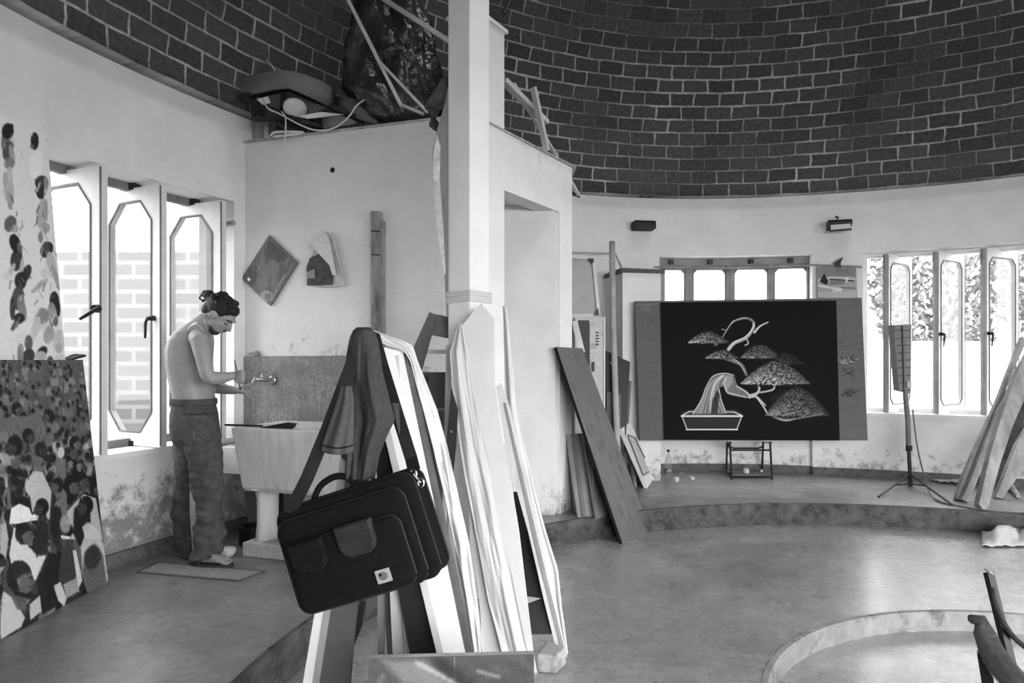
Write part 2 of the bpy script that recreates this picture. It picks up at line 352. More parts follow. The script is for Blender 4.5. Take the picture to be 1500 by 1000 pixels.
# floor material: worn polished concrete
def floor_mat(name, g, rough, coat=.55):
    m = bpy.data.materials.new(name); m.use_nodes = True; nt = m.node_tree; N = nt.nodes; L = nt.links; b = N['Principled BSDF']
    tc = N.new('ShaderNodeNewGeometry')
    def noi(s, d=9, r=.7, w=None):
        n = N.new('ShaderNodeTexNoise'); n.inputs['Scale'].default_value = s; n.inputs['Detail'].default_value = d; n.inputs['Roughness'].default_value = r
        L.new(tc.outputs['Position'] if w is None else w, n.inputs['Vector']); return n.outputs[0]
    def mr(src, a, b_, c, d):
        x = N.new('ShaderNodeMapRange'); x.inputs[1].default_value = a; x.inputs[2].default_value = b_; x.inputs[3].default_value = c; x.inputs[4].default_value = d; L.new(src, x.inputs[0]); return x.outputs[0]
    def op(o, a, c):
        x = N.new('ShaderNodeMath'); x.operation = o
        for i, q in enumerate((a, c)):
            if isinstance(q, (int, float)): x.inputs[i].default_value = q
            else: L.new(q, x.inputs[i])
        return x.outputs[0]
    big = mr(noi(1.1), .3, .7, lin(g-.09), lin(g+.10)); fine = op('MULTIPLY', mr(noi(22, 6), .3, .7, .74, 1.22), mr(noi(6, 12, .85), .35, .65, .78, 1.18)); sp = mr(noi(60, 2), .68, .78, 1, .5); wh = mr(noi(9, 12, .85), .58, .80, 0, .16)
    col = op('ADD', op('MULTIPLY', op('MULTIPLY', big, fine), sp), wh)
    cb = N.new('ShaderNodeCombineColor')
    for i in range(3): L.new(col, cb.inputs[i])
    L.new(cb.outputs[0], b.inputs['Base Color']); b.inputs['Specular IOR Level'].default_value = .8
    b.inputs['Coat Weight'].default_value = coat; b.inputs['Coat Roughness'].default_value = .24; b.inputs['Coat IOR'].default_value = 1.6
    L.new(mr(noi(3.3, 8), .35, .65, rough-.12, rough+.16), b.inputs['Roughness'])
    bp = N.new('ShaderNodeBump'); bp.inputs['Strength'].default_value = .4; bp.inputs['Distance'].default_value = .009; L.new(noi(14, 9, .7), bp.inputs['Height']); L.new(bp.outputs[0], b.inputs['Normal'])
    return m
M_floor = floor_mat('floor_concrete', .46, .40, .12)
M_riser = mat('riser_concrete', .31, .85, .08, 10, .3, 40, spots=.5, spotscale=7)

# dome brick
def brick_mat():
    m = bpy.data.materials.new('dome_brick'); m.use_nodes = True; nt = m.node_tree; N = nt.nodes; L = nt.links; b = N['Principled BSDF']
    b.inputs['Roughness'].default_value = .9; b.inputs['Specular IOR Level'].default_value = .15
    uv = N.new('ShaderNodeUVMap'); uv.uv_map = 'UVMap'
    n = N.new('ShaderNodeTexNoise'); n.inputs['Scale'].default_value = 3.2; n.inputs['Detail'].default_value = 5; L.new(uv.outputs[0], n.inputs['Vector'])
    sb = N.new('ShaderNodeVectorMath'); sb.operation = 'SUBTRACT'; sb.inputs[1].default_value = (.5, .5, .5); L.new(n.outputs[1], sb.inputs[0])
    ml = N.new('ShaderNodeVectorMath'); ml.operation = 'MULTIPLY'; ml.inputs[1].default_value = (.085, .034, 0); L.new(sb.outputs[0], ml.inputs[0])
    ad = N.new('ShaderNodeVectorMath'); ad.operation = 'ADD'; L.new(uv.outputs[0], ad.inputs[0]); L.new(ml.outputs[0], ad.inputs[1])
    br = N.new('ShaderNodeTexBrick'); br.offset = .5; br.inputs['Scale'].default_value = 1; br.inputs['Brick Width'].default_value = .285; br.inputs['Row Height'].default_value = .1425
    br.inputs['Mortar Smooth'].default_value = .25; br.inputs['Bias'].default_value = -.2
    br.inputs['Color1'].default_value = (lin(.32),)*3+(1,); br.inputs['Color2'].default_value = (lin(.245),)*3+(1,)
    L.new(ad.outputs[0], br.inputs['Vector'])
    nm = N.new('ShaderNodeTexNoise'); nm.inputs['Scale'].default_value = 1.3; nm.inputs['Detail'].default_value = 6; L.new(uv.outputs[0], nm.inputs['Vector'])
    ms = N.new('ShaderNodeMapRange'); ms.inputs[1].default_value = .35; ms.inputs[2].default_value = .7; ms.inputs[3].default_value = .004; ms.inputs[4].default_value = .014; L.new(nm.outputs[0], ms.inputs[0]); L.new(ms.outputs[0], br.inputs['Mortar Size'])
    mc = N.new('ShaderNodeMapRange'); mc.inputs[1].default_value = .35; mc.inputs[2].default_value = .68; mc.inputs[3].default_value = lin(.42); mc.inputs[4].default_value = lin(.70); L.new(nm.outputs[0], mc.inputs[0])
    cb = N.new('ShaderNodeCombineColor')
    for i in range(3): L.new(mc.outputs[0], cb.inputs[i])
    L.new(cb.outputs[0], br.inputs['Mortar'])
    nf = N.new('ShaderNodeTexNoise'); nf.inputs['Scale'].default_value = 25; nf.inputs['Detail'].default_value = 8; L.new(uv.outputs[0], nf.inputs['Vector'])
    mf = N.new('ShaderNodeMapRange'); mf.inputs[1].default_value = .3; mf.inputs[2].default_value = .7; mf.inputs[3].default_value = .72; mf.inputs[4].default_value = 1.25; L.new(nf.outputs[0], mf.inputs[0])
    mu = N.new('ShaderNodeMix'); mu.data_type = 'RGBA'; mu.blend_type = 'MULTIPLY'; mu.inputs[0].default_value = 1; L.new(br.outputs[0], mu.inputs[6])
    cc = N.new('ShaderNodeCombineColor')
    for i in range(3): L.new(mf.outputs[0], cc.inputs[i])
    L.new(cc.outputs[0], mu.inputs[7]); L.new(mu.outputs[2], b.inputs['Base Color'])
    bp = N.new('ShaderNodeBump'); bp.inputs['Strength'].default_value = .6; bp.inputs['Distance'].default_value = .012; bp.invert = True; L.new(br.outputs[1], bp.inputs['Height']); L.new(bp.outputs[0], b.inputs['Normal'])
    return m
M_brick = brick_mat()
def glass_mat(name, tr, frost=0):
    m = bpy.data.materials.new(name); m.use_nodes = True; nt = m.node_tree; N = nt.nodes; L = nt.links
    for n in list(N): N.remove(n)
    o = N.new('ShaderNodeOutputMaterial'); t = N.new('ShaderNodeBsdfTransparent'); t.inputs[0].default_value = (tr, tr, tr, 1); g = N.new('ShaderNodeBsdfGlossy'); g.inputs['Roughness'].default_value = .03
    mx = N.new('ShaderNodeMixShader'); mx.inputs[0].default_value = .03; L.new(t.outputs[0], mx.inputs[1]); L.new(g.outputs[0], mx.inputs[2])
    last = mx
    if frost:
        tl = N.new('ShaderNodeBsdfTranslucent'); tl.inputs[0].default_value = (.95, .95, .95, 1); m2 = N.new('ShaderNodeMixShader'); m2.inputs[0].default_value = frost; L.new(mx.outputs[0], m2.inputs[1]); L.new(tl.outputs[0], m2.inputs[2]); last = m2
    L.new(last.outputs[0], o.inputs[0]); return m
M_glass = glass_mat('window_glass', .96, 0); M_frost = glass_mat('frosted_glass', .9, .7); M_bottle = glass_mat('bottle_plastic', .85, .15)

# ================================================================ room shell
CX, CY, RW = 2.17, 2.84, 4.77
HD = 3.06
RT = [(0, 4.77), (53.5, 4.78), (62, 4.75), (73, 4.73), (84, 4.77), (93, 4.80), (100, 4.81), (107, 4.81), (125, 4.78), (150, 4.72), (160, 4.73), (168, 4.77), (173, 4.81), (185, 4.80), (230, 4.77), (360, 4.77)]
def rw(th): return sum(interp((th+d) % 360, RT) for d in (-4, -2, 0, 2, 4))/5
def W(th, off=0, z=0): r = rw(th)+off; a = math.radians(th); return V((CX+r*math.cos(a), CY+r*math.sin(a), z))
def th_px(px, off=0):
    """angle on the wall circle (radius + off) seen at image column px"""
    best = None
    for i in range(3000, 20500):
        th = i/100; w = W(th, off)
        if w.y > 1:
            e = abs(750+1000*w.x/w.y-px)
            if best is None or e < best[0]: best = (e, th)
    return best[1]
def wall_arc(mb, t0, t1, z0, z1, o0=0, o1=.35, step=1.5):
    n = max(1, int(abs(t1-t0)/step)); rings = []
    for i in range(n+1):
        th = t0+(t1-t0)*i/n; rings.append([W(th, o0, z0), W(th, o1, z0), W(th, o1, z1), W(th, o0, z1)])
    mb.loft(rings); return mb
SILL, HEAD = .655, 2.41
TW1a, TW1b = 171.5, th_px(343)            # left window (larger angle = nearer)
TW2a, TW2b = th_px(966), th_px(1190)      # centre window
TW3a, TW3b = th_px(1264), 40.0            # right window
print('angles', TW1a, TW1b, TW2a, TW2b, TW3a, TW3b)
T_END0, T_END1 = 5, 205
mb = MB(); wall_arc(mb, T_END1, TW1a, 0, HD); wall_arc(mb, TW1b, 130, 0, HD); wall_arc(mb, TW1a, TW1b, 0, SILL); wall_arc(mb, TW1a, TW1b, HEAD, HD)
tag(mb.build('wall_left', M_walld), kind='structure')
mb = MB(); wall_arc(mb, 130, TW2a, 0, HD); wall_arc(mb, TW2b, TW3a, 0, HD); wall_arc(mb, TW2a, TW2b, 0, SILL, .06); wall_arc(mb, TW2a, TW2b, HEAD, HD)
tag(mb.build('wall_back', M_wall), kind='structure')
mb = MB(); wall_arc(mb, TW3a, TW3b, 0, SILL); wall_arc(mb, TW3a, TW3b, HEAD, HD); wall_arc(mb, TW3b, T_END0, 0, HD)
tag(mb.build('wall_right', M_wall), kind='structure')
# rear half of the ring: a tall opening to the right behind the viewer, wall on the left of it
mb = MB(); wall_arc(mb, 205, 250, 0, HD, step=3); wall_arc(mb, 330, 365, 0, HD, step=3); wall_arc(mb, 250, 330, 2.7, HD, step=3)
tag(mb.build('wall_rear', M_wall), kind='structure')
# sills
for nm, a, b in (('trim_1', TW1a, TW1b), ('trim_2', TW2a, TW2b), ('trim_3', TW3a, TW3b)):
    mb = MB(); wall_arc(mb, a, b, SILL, SILL+.03, -.02 if nm != 'trim_2' else .04, .38); tag(mb.build(nm, M_plaster), kind='structure')
for nm, a, b in (('baseboard_left', T_END1, 135), ('baseboard_back', 108, TW2a), ('baseboard_back', TW2a, TW2b), ('baseboard_right', TW2b, 10)):
    off = .06 if a == TW2a else 0
    mb = MB(); wall_arc(mb, a, b, 0, .085, off-.025, off+.02); tag(mb.build(nm, M_base), kind='structure')
# dome
def dome():
    nth, nph = 180, 46; vs = []; uvs = []; RO = .95
    ph_max = math.acos(RO/RW)
    for j in range(nph+1):
        ph = ph_max*j/nph
        for i in range(nth+1):
            th = 360*i/nth; k = math.cos(ph); r = rw(th)*k; vs.append((CX+r*math.cos(math.radians(th)), CY+r*math.sin(math.radians(th)), HD-.01+RW*math.sin(ph)*.98)); uvs.append((math.radians(th)*RW, RW*ph))
    fs = [(j*(nth+1)+i, j*(nth+1)+i+1, (j+1)*(nth+1)+i+1, (j+1)*(nth+1)+i) for j in range(nph) for i in range(nth)]
    me = bpy.data.meshes.new('ceiling'); me.from_pydata(vs, [], fs); uv = me.uv_layers.new(name='UVMap')
    for p in me.polygons:
        p.use_smooth = True
        for li in p.loop_indices: uv.data[li].uv = uvs[me.loops[li].vertex_index]
    o = bpy.data.objects.new('ceiling', me); COL.objects.link(o); me.materials.append(M_brick); tag(o, kind='structure')
    s = o.modifiers.new('solid', 'SOLIDIFY'); s.thickness = .12; s.offset = -1
dome()
# floor: upper ring, middle ring, lower disc
SX, SY, S1, S2 = 2.45, 2.41, 3.52, 1.45
def ring_pt(r, th, z): a = math.radians(th); return V((SX+r*math.cos(a), SY+r*math.sin(a), z))
mb = MB(); n = 120
def strip(f0, f1):
    b0 = len(mb.v)
    for i in range(n): th = 360*i/n; mb.v += [f0(th), f1(th)]
    for i in range(n): a = b0+2*i; c = b0+2*((i+1) % n); mb.f.append([a, a+1, c+1, c])
def wout(th): w = W(th, .3, 0); return w
strip(lambda t: ring_pt(S1, t, 0), wout); strip(lambda t: ring_pt(S1-.02, t, LOW), lambda t: wout(t)+V((0, 0, LOW)))
b0 = len(mb.v)
strip(lambda t: ring_pt(S2, t, LOW), lambda t: ring_pt(S1-.02, t, LOW))
for i in range(n): mb.v.append(ring_pt(S2, 360*i/n, PIT))
k = len(mb.v)-n; mb.f.append([k+i for i in range(n)])
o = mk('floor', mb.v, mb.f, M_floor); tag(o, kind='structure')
o.data.materials.append(floor_mat('floor_concrete_sheen', .60, .27, .6))  # same concrete, made paler: reflected window light painted into the lower levels' colour
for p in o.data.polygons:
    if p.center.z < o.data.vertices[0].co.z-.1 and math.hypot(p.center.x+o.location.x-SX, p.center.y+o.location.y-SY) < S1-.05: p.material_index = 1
def riser(name, R, z0, z1, m=M_riser):
    r = MB(); base = 0
    for i in range(n+1):
        th = 360*i/n; r.v += [ring_pt(R, th, z0), ring_pt(R, th, z1-.004), ring_pt(R+.004, th, z1+.002), ring_pt(R+.03, th, z1+.003)]
    for i in range(n):
        for k_ in range(3): a = 4*i+k_; r.f.append([a, a+1, a+5, a+4])
    tag(mk(name, r.v, r.f, m), kind='structure')
riser('trim_4', S1-.002, LOW-.01, 0); riser('trim_5', S2-.002, PIT-.01, LOW, mat('riser_pale', .58, .8, .07, 9, .3, 40, spots=.3, spotscale=7))

# ---- box room in the middle: front wall (with the sink), side wall with a doorway, roof slab
A0, A1, B1 = V((-2.10, 5.12, 0)), V((-.259, 4.50, 0)), V((.504, 5.73, 0))
ZT = 2.86
def wallseg(mb, a, b, z0, z1, th, side=1):
    d = (b-a).normalized(); nrm = V((-d.y, d.x, 0))*side
    mb.prism([V((a.x, a.y, z0)), V((b.x, b.y, z0)), V((b.x, b.y, z1)), V((a.x, a.y, z1))], nrm*th)
mb = MB(); dA = (A1-A0).normalized(); wallseg(mb, A0-dA*.05, A1, LOW, ZT, .15)
tag(mb.build('wall_partition_front', M_wallA), kind='structure')
def onB(px): # point of side wall at image column
    for i in range(20001):
        p = A1.lerp(B1, i/20000)
        if 750+1000*p.x/p.y >= px: return p
D0, D1 = onB(738), onB(820)
mb = MB(); wallseg(mb, D1, B1, LOW, ZT, .15); wallseg(mb, D0, D1, 2.45, ZT, .15); wallseg(mb, A1, D0, LOW, ZT, .15)
tag(mb.build('wall_partition_side', M_whiteb), kind='structure')
mb = MB(); mb.prism([V((B1.x, B1.y, 0)), V((B1.x-.15, B1.y+.09, 0)), V((.35, 7.35, 0)), V((.5, 7.35, 0))], (0, 0, ZT))
tag(mb.build('wall_partition_right', M_wall), kind='structure')
E1 = D1+V((-.10, .02, 0))
mb = MB(); mb.prism([V((E1.x+.06, 5.50, 0)), V((E1.x+.06, 5.62, 0)), V((-1.2, 5.62, 0)), V((-1.2, 5.50, 0))], (0, 0, 2.5)); tag(mb.build('wall_partition_inner', M_wall), kind='structure')
mb = MB(); mb.prism([V((-1.3, 4.98, 2.5)), V((D0.x-.12, D0.y+.05, 2.5)), V((D1.x-.08, D1.y+.05, 2.5)), V((-1.3, 5.6, 2.5))], (0, 0, .06)); tag(mb.build('trim_6', M_wall), kind='structure')
nB = V((-(B1-A1).y, (B1-A1).x, 0)).normalized(); nA = V((-dA.y, dA.x, 0))
mb = MB(); mb.prism([V((-2.14, 5.11, ZT)), A1.xyz*1+V((.0, -.015, ZT)), B1-nB*.03+V((.01, .02, ZT)), V((.52, 7.2, ZT)), V((-1.0, 6.2, ZT))], (0, 0, .014)); tag(mb.build('trim_7', mat('slab_edge', .62, .8, .1, 14)), kind='structure')
# tall corner pier
dB = (B1-A1).normalized(); F0 = A1-nB*.004+dB*.02; F1 = D0-nB*.004
mb = MB(); mb.prism([V((F0.x, F0.y, LOW)), V((F1.x, F1.y, LOW)), V((F1.x, F1.y, 3.555))+nB*.0, V((F0.x, F0.y, 3.555))], nB*.22)
mb.prism([F0-nB*.02+V((0, 0, 3.555)), F1-nB*.02+dB*.02+V((0, 0, 3.555)), F1-nB*.02+dB*.02+V((0, 0, 3.58)), F0-nB*.02+V((0, 0, 3.58))], nB*.26)
tag(mb.build('wall_corner_pier', M_whiteb), kind='structure')
# free-standing column in front
cL, cF, cR = V((-.338, 3.60, LOW)), V((-.218, 3.52, LOW)), V((-.119, 3.625, LOW)); cBk = cL+cR-cF
col_ = MB().prism([cL, cF, cR, cBk], (0, 0, 6.9)).build('column', M_colg, bevel=.006); tag(col_, kind='structure'); col_.name = 'trim_8'

# pier beside the centre window
a = P(912, 698, 7.0); b = P(968, 698, 7.08); dn = V((b-a)).normalized(); nn = V((-dn.y, dn.x, 0)); pz = 2.145
mb = MB(); mb.prism([V((a.x, a.y, 0)), V((b.x, b.y, 0)), V((b.x, b.y, pz)), V((a.x, a.y, pz))], nn*.55)
tag(mb.build('wall_pier_back', M_wall), kind='structure')
mb = MB(); mb.prism([V((a.x, a.y, pz))-dn*.04-nn*.04, V((b.x, b.y, pz))+dn*.03-nn*.04, V((b.x, b.y, pz+.04))+dn*.03-nn*.03, V((a.x, a.y, pz+.045))-dn*.02-nn*.03], nn*.55)
tag(mb.build('trim_9', mat('slate_cap', .30, .8, .06, 15)), kind='structure')
# ================================================================ windows
def sash(parent, A, B, z0, z1, st=.085, hd=True, glass=M_glass, hx=.9, metal=M_frame, edge=True, top=.09, octo=.11, dark_bar=True):
    """sash between floor points A (left in picture) and B (right): octagonal glazed opening"""
    A = V((A[0], A[1], 0)); B = V((B[0], B[1], 0)); d = (B-A).normalized(); n = V((d.y, -d.x, 0)); w = (B-A).length; t = .045
    def q(x, z, o=0): return A+d*x+V((0, 0, z))+n*o
    out = [(0, z0), (w, z0), (w, z1), (0, z1)]; c = min(octo, w*.25)
    x0, x1, y0, y1 = st, w-st, z0+top, z1-top
    inn = [(x0+c, y0), (x1-c, y0), (x1, y0+c*1.2), (x1, y1-c*1.2), (x1-c, y1), (x0+c, y1), (x0, y1-c*1.2), (x0, y0+c*1.2)]
    mb = MB()
    for o in (-t/2, t/2):
        for p in out: mb.v.append(q(p[0], p[1], o))
        for p in inn: mb.v.append(q(p[0], p[1], o))
    def F(i): # ring faces between outer quad and octagon
        b = i*12; return [[b+0, b+1, b+5, b+4], [b+1, b+6, b+5], [b+1, b+2, b+7, b+6], [b+2, b+8, b+7], [b+2, b+3, b+9, b+8], [b+3, b+10, b+9], [b+3, b+0, b+11, b+10], [b+0, b+4, b+11]]
    mb.f += F(0)+[f[::-1] for f in F(1)]
    for i in range(4): j = (i+1) % 4; mb.f.append([i, j, j+12, i+12])
    for i in range(8): j = (i+1) % 8; mb.f.append([4+i, 4+j, 16+j, 16+i])
    f = mb.build('sash', metal, parent)
    MB().prism([q(x, z, .002) for x, z in inn], n*.005).build('pane', glass, f)
    if dark_bar:
        g = MB()
        for i in range(8):
            a, b = inn[i], inn[(i+1) % 8]; g.bar(q(a[0], a[1], .024), q(b[0], b[1], .024), .012, .01, n)
        g.bar(q(w-.001, z0+.01, t/2), q(w-.001, z1-.01, t/2), .008, .008, n)
        g.build('seal', M_frame_d, f)
    if hd:
        hz = z0+(z1-z0)*.42+.12; k = MB(); k.lathe(q(w*hx, hz, t/2), [(.018, 0), (.018, .03), (.009, .035), (.009, .05)], 10, n); k.tube([q(w*hx, hz, t/2+.045), q(w*hx-.01, hz-.03, t/2+.055), q(w*hx-.02, hz-.13, t/2+.05)], [.011, .01, .008], 8)
        k.build('handle', M_black, f)
    return f
# left window: three pivoting sashes swung open
w1 = empty('window_1', W((TW1a+TW1b)/2, .3, SILL), kind='structure')
L_s = [((-3.00, 4.24), (-2.375, 3.975), False), ((-2.765, 4.63), (-2.235, 4.38), True), ((-2.575, 5.06), (-2.04, 4.83), False)]
for i, (A_, B_, h_) in enumerate(L_s):
    s_ = sash(w1, A_, B_, SILL+.035, HEAD-.035 if i else HEAD-.03, hd=h_)
    piv = V(((A_[0]+B_[0])/2, (A_[1]+B_[1])/2, 0))
    MB().box(piv+V((.0, 0, HEAD-.02)), (.07, .07, .05)).box(piv+V((0, 0, SILL+.045)), (.07, .07, .04)).build('pivot', M_black, s_)
# long lever on the first sash
mb = MB(); B_ = V((-2.39, 3.95, 0)); mb.lathe(P(143, 452, 3.93), [(.025, 0), (.02, .04)], 10, V((.1, -1, 0))); mb.tube([P(144, 451, 3.88), P(132, 458, 3.84), P(117, 467, 3.84)], [.013, .011, .009], 8); mb.build('handle', M_black, w1)
mb = MB()
for z in (HEAD-.05, SILL+.03): wall_arc(mb, TW1a, TW1b-.4, z, z+.05, .22, .27)
wall_arc(mb, TW1b+.9, TW1b+.1, SILL+.03, HEAD, .20, .28); wall_arc(mb, TW1a, TW1a-.8, SILL+.03, HEAD, .2, .28)
mb.build('window_frame', mat('window_rail', .42, .6, .05, 8), w1)
# centre window: four closed sashes with frosted panes
w2 = empty('window_2', W((TW2a+TW2b)/2, .2, SILL), kind='structure')
mfd = mat('window_frame_grey', .50, .6, .05, 8)
xs = [(967, 1004), (1013, 1064), (1073, 1126), (1132, 1184)]
for i, (a_, b_) in enumerate(xs):
    ta, tb = th_px(a_, .22), th_px(b_, .22); sash(w2, W(ta, .22), W(tb, .22), SILL+.03, HEAD-.07, st=.022, hd=False, glass=M_frost, metal=mfd, octo=.035, top=.06, dark_bar=False)
mb = MB(); wall_arc(mb, TW2a, TW2b, HEAD-.08, HEAD, .17, .27); wall_arc(mb, TW2a, TW2b, SILL+.03, SILL+.07, .17, .27)
for px in (969, 1008, 1068, 1129, 1186): t_ = th_px(px, .2); wall_arc(mb, t_+.35, t_-.35, SILL+.03, HEAD, .17, .27)
mb.build('window_frame', mfd, w2)
for px in (983, 1040, 1100, 1158): t_ = th_px(px, .15); MB().box(W(t_, .15, HEAD-.045), (.05, .05, .05)).build('pivot', M_black, w2)
# right window: sashes half open
w3 = empty('window_3', W(58, .2, SILL), kind='structure')
for i, (a_, b_) in enumerate([(1298, 1333), (1371, 1410), (1441, 1489), (1512, 1562)]):
    ta = th_px(a_, 0); A_ = W(ta, .02); tb = th_px(b_, .46); B_ = W(tb, .46)
    sash(w3, A_, B_, SILL+.035, HEAD-.035, st=.055, hd=True, hx=.06, octo=.05, dark_bar=True)
    MB().bar(V((A_.x, A_.y, SILL+.04)), V((A_.x, A_.y, HEAD-.04)), .04, .04).build('stile', mat('stile_grey', .52, .6, .05), w3)
mb = MB()
for z in (HEAD-.05, SILL+.03): wall_arc(mb, TW3a, TW3b, z, z+.045, .2, .26)
wall_arc(mb, TW3a, TW3a-.8, SILL+.03, HEAD, .18, .27); wall_arc(mb, TW3b+.6, TW3b, SILL+.03, HEAD, .18, .27)
mb.build('window_frame', M_frame, w3)
# light through the openings is sampled as sky light
for th, wdt in ((165, 1.6), ((TW2a+TW2b)/2, 1.6), (50, 3.2)):
    c = W(th, .42, 1.53); area('window_daylight', c, (CX-c.x, CY-c.y, 0), wdt, 1.9, 1, portal=True)
c = W(290, .4, 1.35); area('opening_daylight', c, (CX-c.x, CY-c.y, 0), 6.0, 2.8, 1, portal=True)
area('oculus_daylight', (CX, CY, HD+RW*.975), (0, 0, -1), 2.0, 2.0, 1, portal=True)

# ================================================================ outdoors
gm = mat('ground_outside', .42, .9, .05, 1)
tag(MB().box((0, 12, -.5), (60, 60, .1)).build('ground', gm), kind='structure')
mw = mat('garden_wall_paint', .95, .9, .01, 2)
o = MB().box((7.5, 13.0, .6), (14, .2, 2.0)).build('garden_wall', mw); tag(o, 'white rendered garden wall beyond the right window, below the trees', 'wall')
def brick_out():
    m = bpy.data.materials.new('outside_brick'); m.use_nodes = True; N = m.node_tree.nodes; L = m.node_tree.links; b = N['Principled BSDF']; g = N.new('ShaderNodeNewGeometry')
    s = N.new('ShaderNodeSeparateXYZ'); L.new(g.outputs['Position'], s.inputs[0]); c = N.new('ShaderNodeCombineXYZ'); L.new(s.outputs[0], c.inputs[0]); L.new(s.outputs[2], c.inputs[1])
    br = N.new('ShaderNodeTexBrick'); br.inputs['Scale'].default_value = 1; br.inputs['Brick Width'].default_value = .5; br.inputs['Row Height'].default_value = .2; br.inputs['Mortar Size'].default_value = .03
    br.inputs['Color1'].default_value = (.05,)*3+(1,); br.inputs['Color2'].default_value = (.07,)*3+(1,); br.inputs['Mortar'].default_value = (.11,)*3+(1,); L.new(c.outputs[0], br.inputs[0]); L.new(br.outputs[0], b.inputs['Base Color']); b.inputs['Roughness'].default_value = .9
    return m
o = MB().box((-8.5, 9.6, 1.25), (12, .25, 3.0)).build('brick_wall', brick_out()); tag(o, 'brick boundary wall seen through the left windows', 'wall')
def tree(x, y, h, R, label):
    t = empty('tree', (x, y, -.2), label, 'tree', 'trees behind the garden wall')
    tr = MB(); tr.tube([V((x, y, -.2)), V((x+.1, y, h*.4)), V((x-.1, y+.1, h*.8))], [.18, .14, .08], 8)
    for k in range(5):
        a = k*1.3; tr.tube([V((x, y, h*.35+.1*k)), V((x+math.cos(a)*R*.6, y+math.sin(a)*R*.6, h*.6+.15*k))], [.07, .03], 6)
    tr.build('trunk', mat('bark', .4, .9, .1, 10), t)
    lf = MB(); rnd = random.Random(int(x*10))
    for i in range(3800):
        a = rnd.random()*2*PI; u = rnd.random()*2-1; rr = R*(.45+.6*rnd.random()**.5); p = V((x+rr*math.cos(a)*math.sqrt(1-u*u), y+rr*math.sin(a)*math.sqrt(1-u*u)*.6, h*.72+u*h*.52))
        d = V((rnd.random()-.5, rnd.random()-.5, rnd.random()-.5)).normalized(); e = d.cross(V((rnd.random(), rnd.random(), rnd.random()))).normalized(); s = .06+.05*rnd.random()
        lf.add([p-d*s*1.6, p+e*s*.6, p+d*s*1.6, p-e*s*.6], [(0, 1, 2, 3)])
    o = lf.build('foliage', mat('leaves', .52, .7, .06, 2), t)
for x, y, h, R, lb in ((6.4, 16.0, 4.0, 1.55, 'leafy tree beyond garden wall, leftmost seen through right window'), (10.1, 16.0, 4.4, 1.6, 'leafy tree beyond garden wall, middle of right window'), (13.6, 16.0, 4.2, 1.6, 'leafy tree beyond garden wall, at right edge of the picture')):
    tree(x, y, h, R, lb)
# ================================================================ person washing a brush
YM = 4.25
def Q(px, py, d=0): return P(px, py, YM+d)
def tube_ell(mb, pts, n=14):
    """pts: (centre, radius across the picture, radius in depth)"""
    rings = []; ps = [V(p[0]) for p in pts]
    for i, (c, ra, rd) in enumerate(pts):
        d = (ps[min(i+1, len(ps)-1)]-ps[max(i-1, 0)]).normalized(); y = V((0, 1, 0)); x = d.cross(y).normalized(); yy = x.cross(d).normalized()
        rings.append([V(c)+x*ra*math.cos(2*PI*k/n)+yy*rd*math.sin(2*PI*k/n) for k in range(n)])
    c0, a0 = rings[0], rings[-1]; mb.loft(rings); return mb
M_skin = mat('skin', .56, .5, .03, 12, .08, 60, .4)
M_hair = mat('hair', .09, .6, .03, 60, .5, 90)
man = empty('person', (-1.98, 4.25, 0), 'shirtless person in loose dark trousers rinsing a paintbrush at the sink', 'person')
S = .00425
b = MB()
# torso rings: y, back px, front px, half depth
tor = [(600, 259, 312, .145), (585, 258, 311, .140), (568, 254, 309, .140), (550, 250, 307, .148), (530, 248, 306, .160), (512, 249, 307, .172), (498, 254, 307, .178), (487, 263, 305, .165), (478, 272, 303, .115), (470, 281, 303, .07)]
rings = []
for y, xb, xf, hd in tor:
    c = Q((xb+xf)/2, y); rx = (xf-xb)/2*S; rings.append([V((c.x+rx*(abs(math.cos(a))**.85)*(1 if math.cos(a) > 0 else -1), c.y+hd*(abs(math.sin(a))**.9)*(1 if math.sin(a) > 0 else -1), c.z)) for a in [2*PI*k/22 for k in range(22)]])
b.loft(rings)
b.ell(Q(277, 503, -.10), (.055, .05, .085)); b.ell(Q(277, 503, .10), (.055, .05, .085))          # shoulder blades
b.ell(Q(293, 508, -.08), (.06, .06, .06)); b.ell(Q(293, 508, .08), (.06, .06, .06))             # chest
def limb(pts): tube_ell(b, pts)
# neck
limb([(Q(284, 486), .075, .075), (Q(294, 475), .064, .060), (Q(303, 467), .058, .056), (Q(312, 461), .055, .055)])
# trapezius slopes
limb([(Q(290, 478, -.02), .05, .04), (Q(287, 486, -.13), .05, .045)]); limb([(Q(290, 478, .02), .05, .04), (Q(287, 486, .13), .05, .045)])
# right arm (nearer)
limb([(Q(286, 492, -.150), .050, .045), (Q(292, 498, -.185), .056, .052), (Q(296, 515, -.205), .050, .048), (Q(300, 533, -.215), .044, .043), (Q(303, 547, -.22), .041, .040), (Q(306, 554, -.22), .037, .037)])
limb([(Q(301, 551, -.22), .036, .037), (Q(310, 554, -.21), .041, .040), (Q(320, 553.5, -.19), .039, .037), (Q(331, 552, -.165), .031, .030), (Q(341, 550, -.14), .024, .025), (Q(347, 549, -.13), .024, .028)])
# left arm
limb([(Q(288, 492, .150), .050, .045), (Q(293, 500, .185), .054, .050), (Q(297, 525, .20), .046, .045), (Q(301, 548, .20), .042, .040), (Q(304, 562, .19), .040, .038)])
limb([(Q(303, 562, .19), .040, .038), (Q(312, 566, .16), .041, .038), (Q(325, 569, .11), .036, .034), (Q(337, 571, .06), .028, .028), (Q(345, 572, .035), .023, .028)])
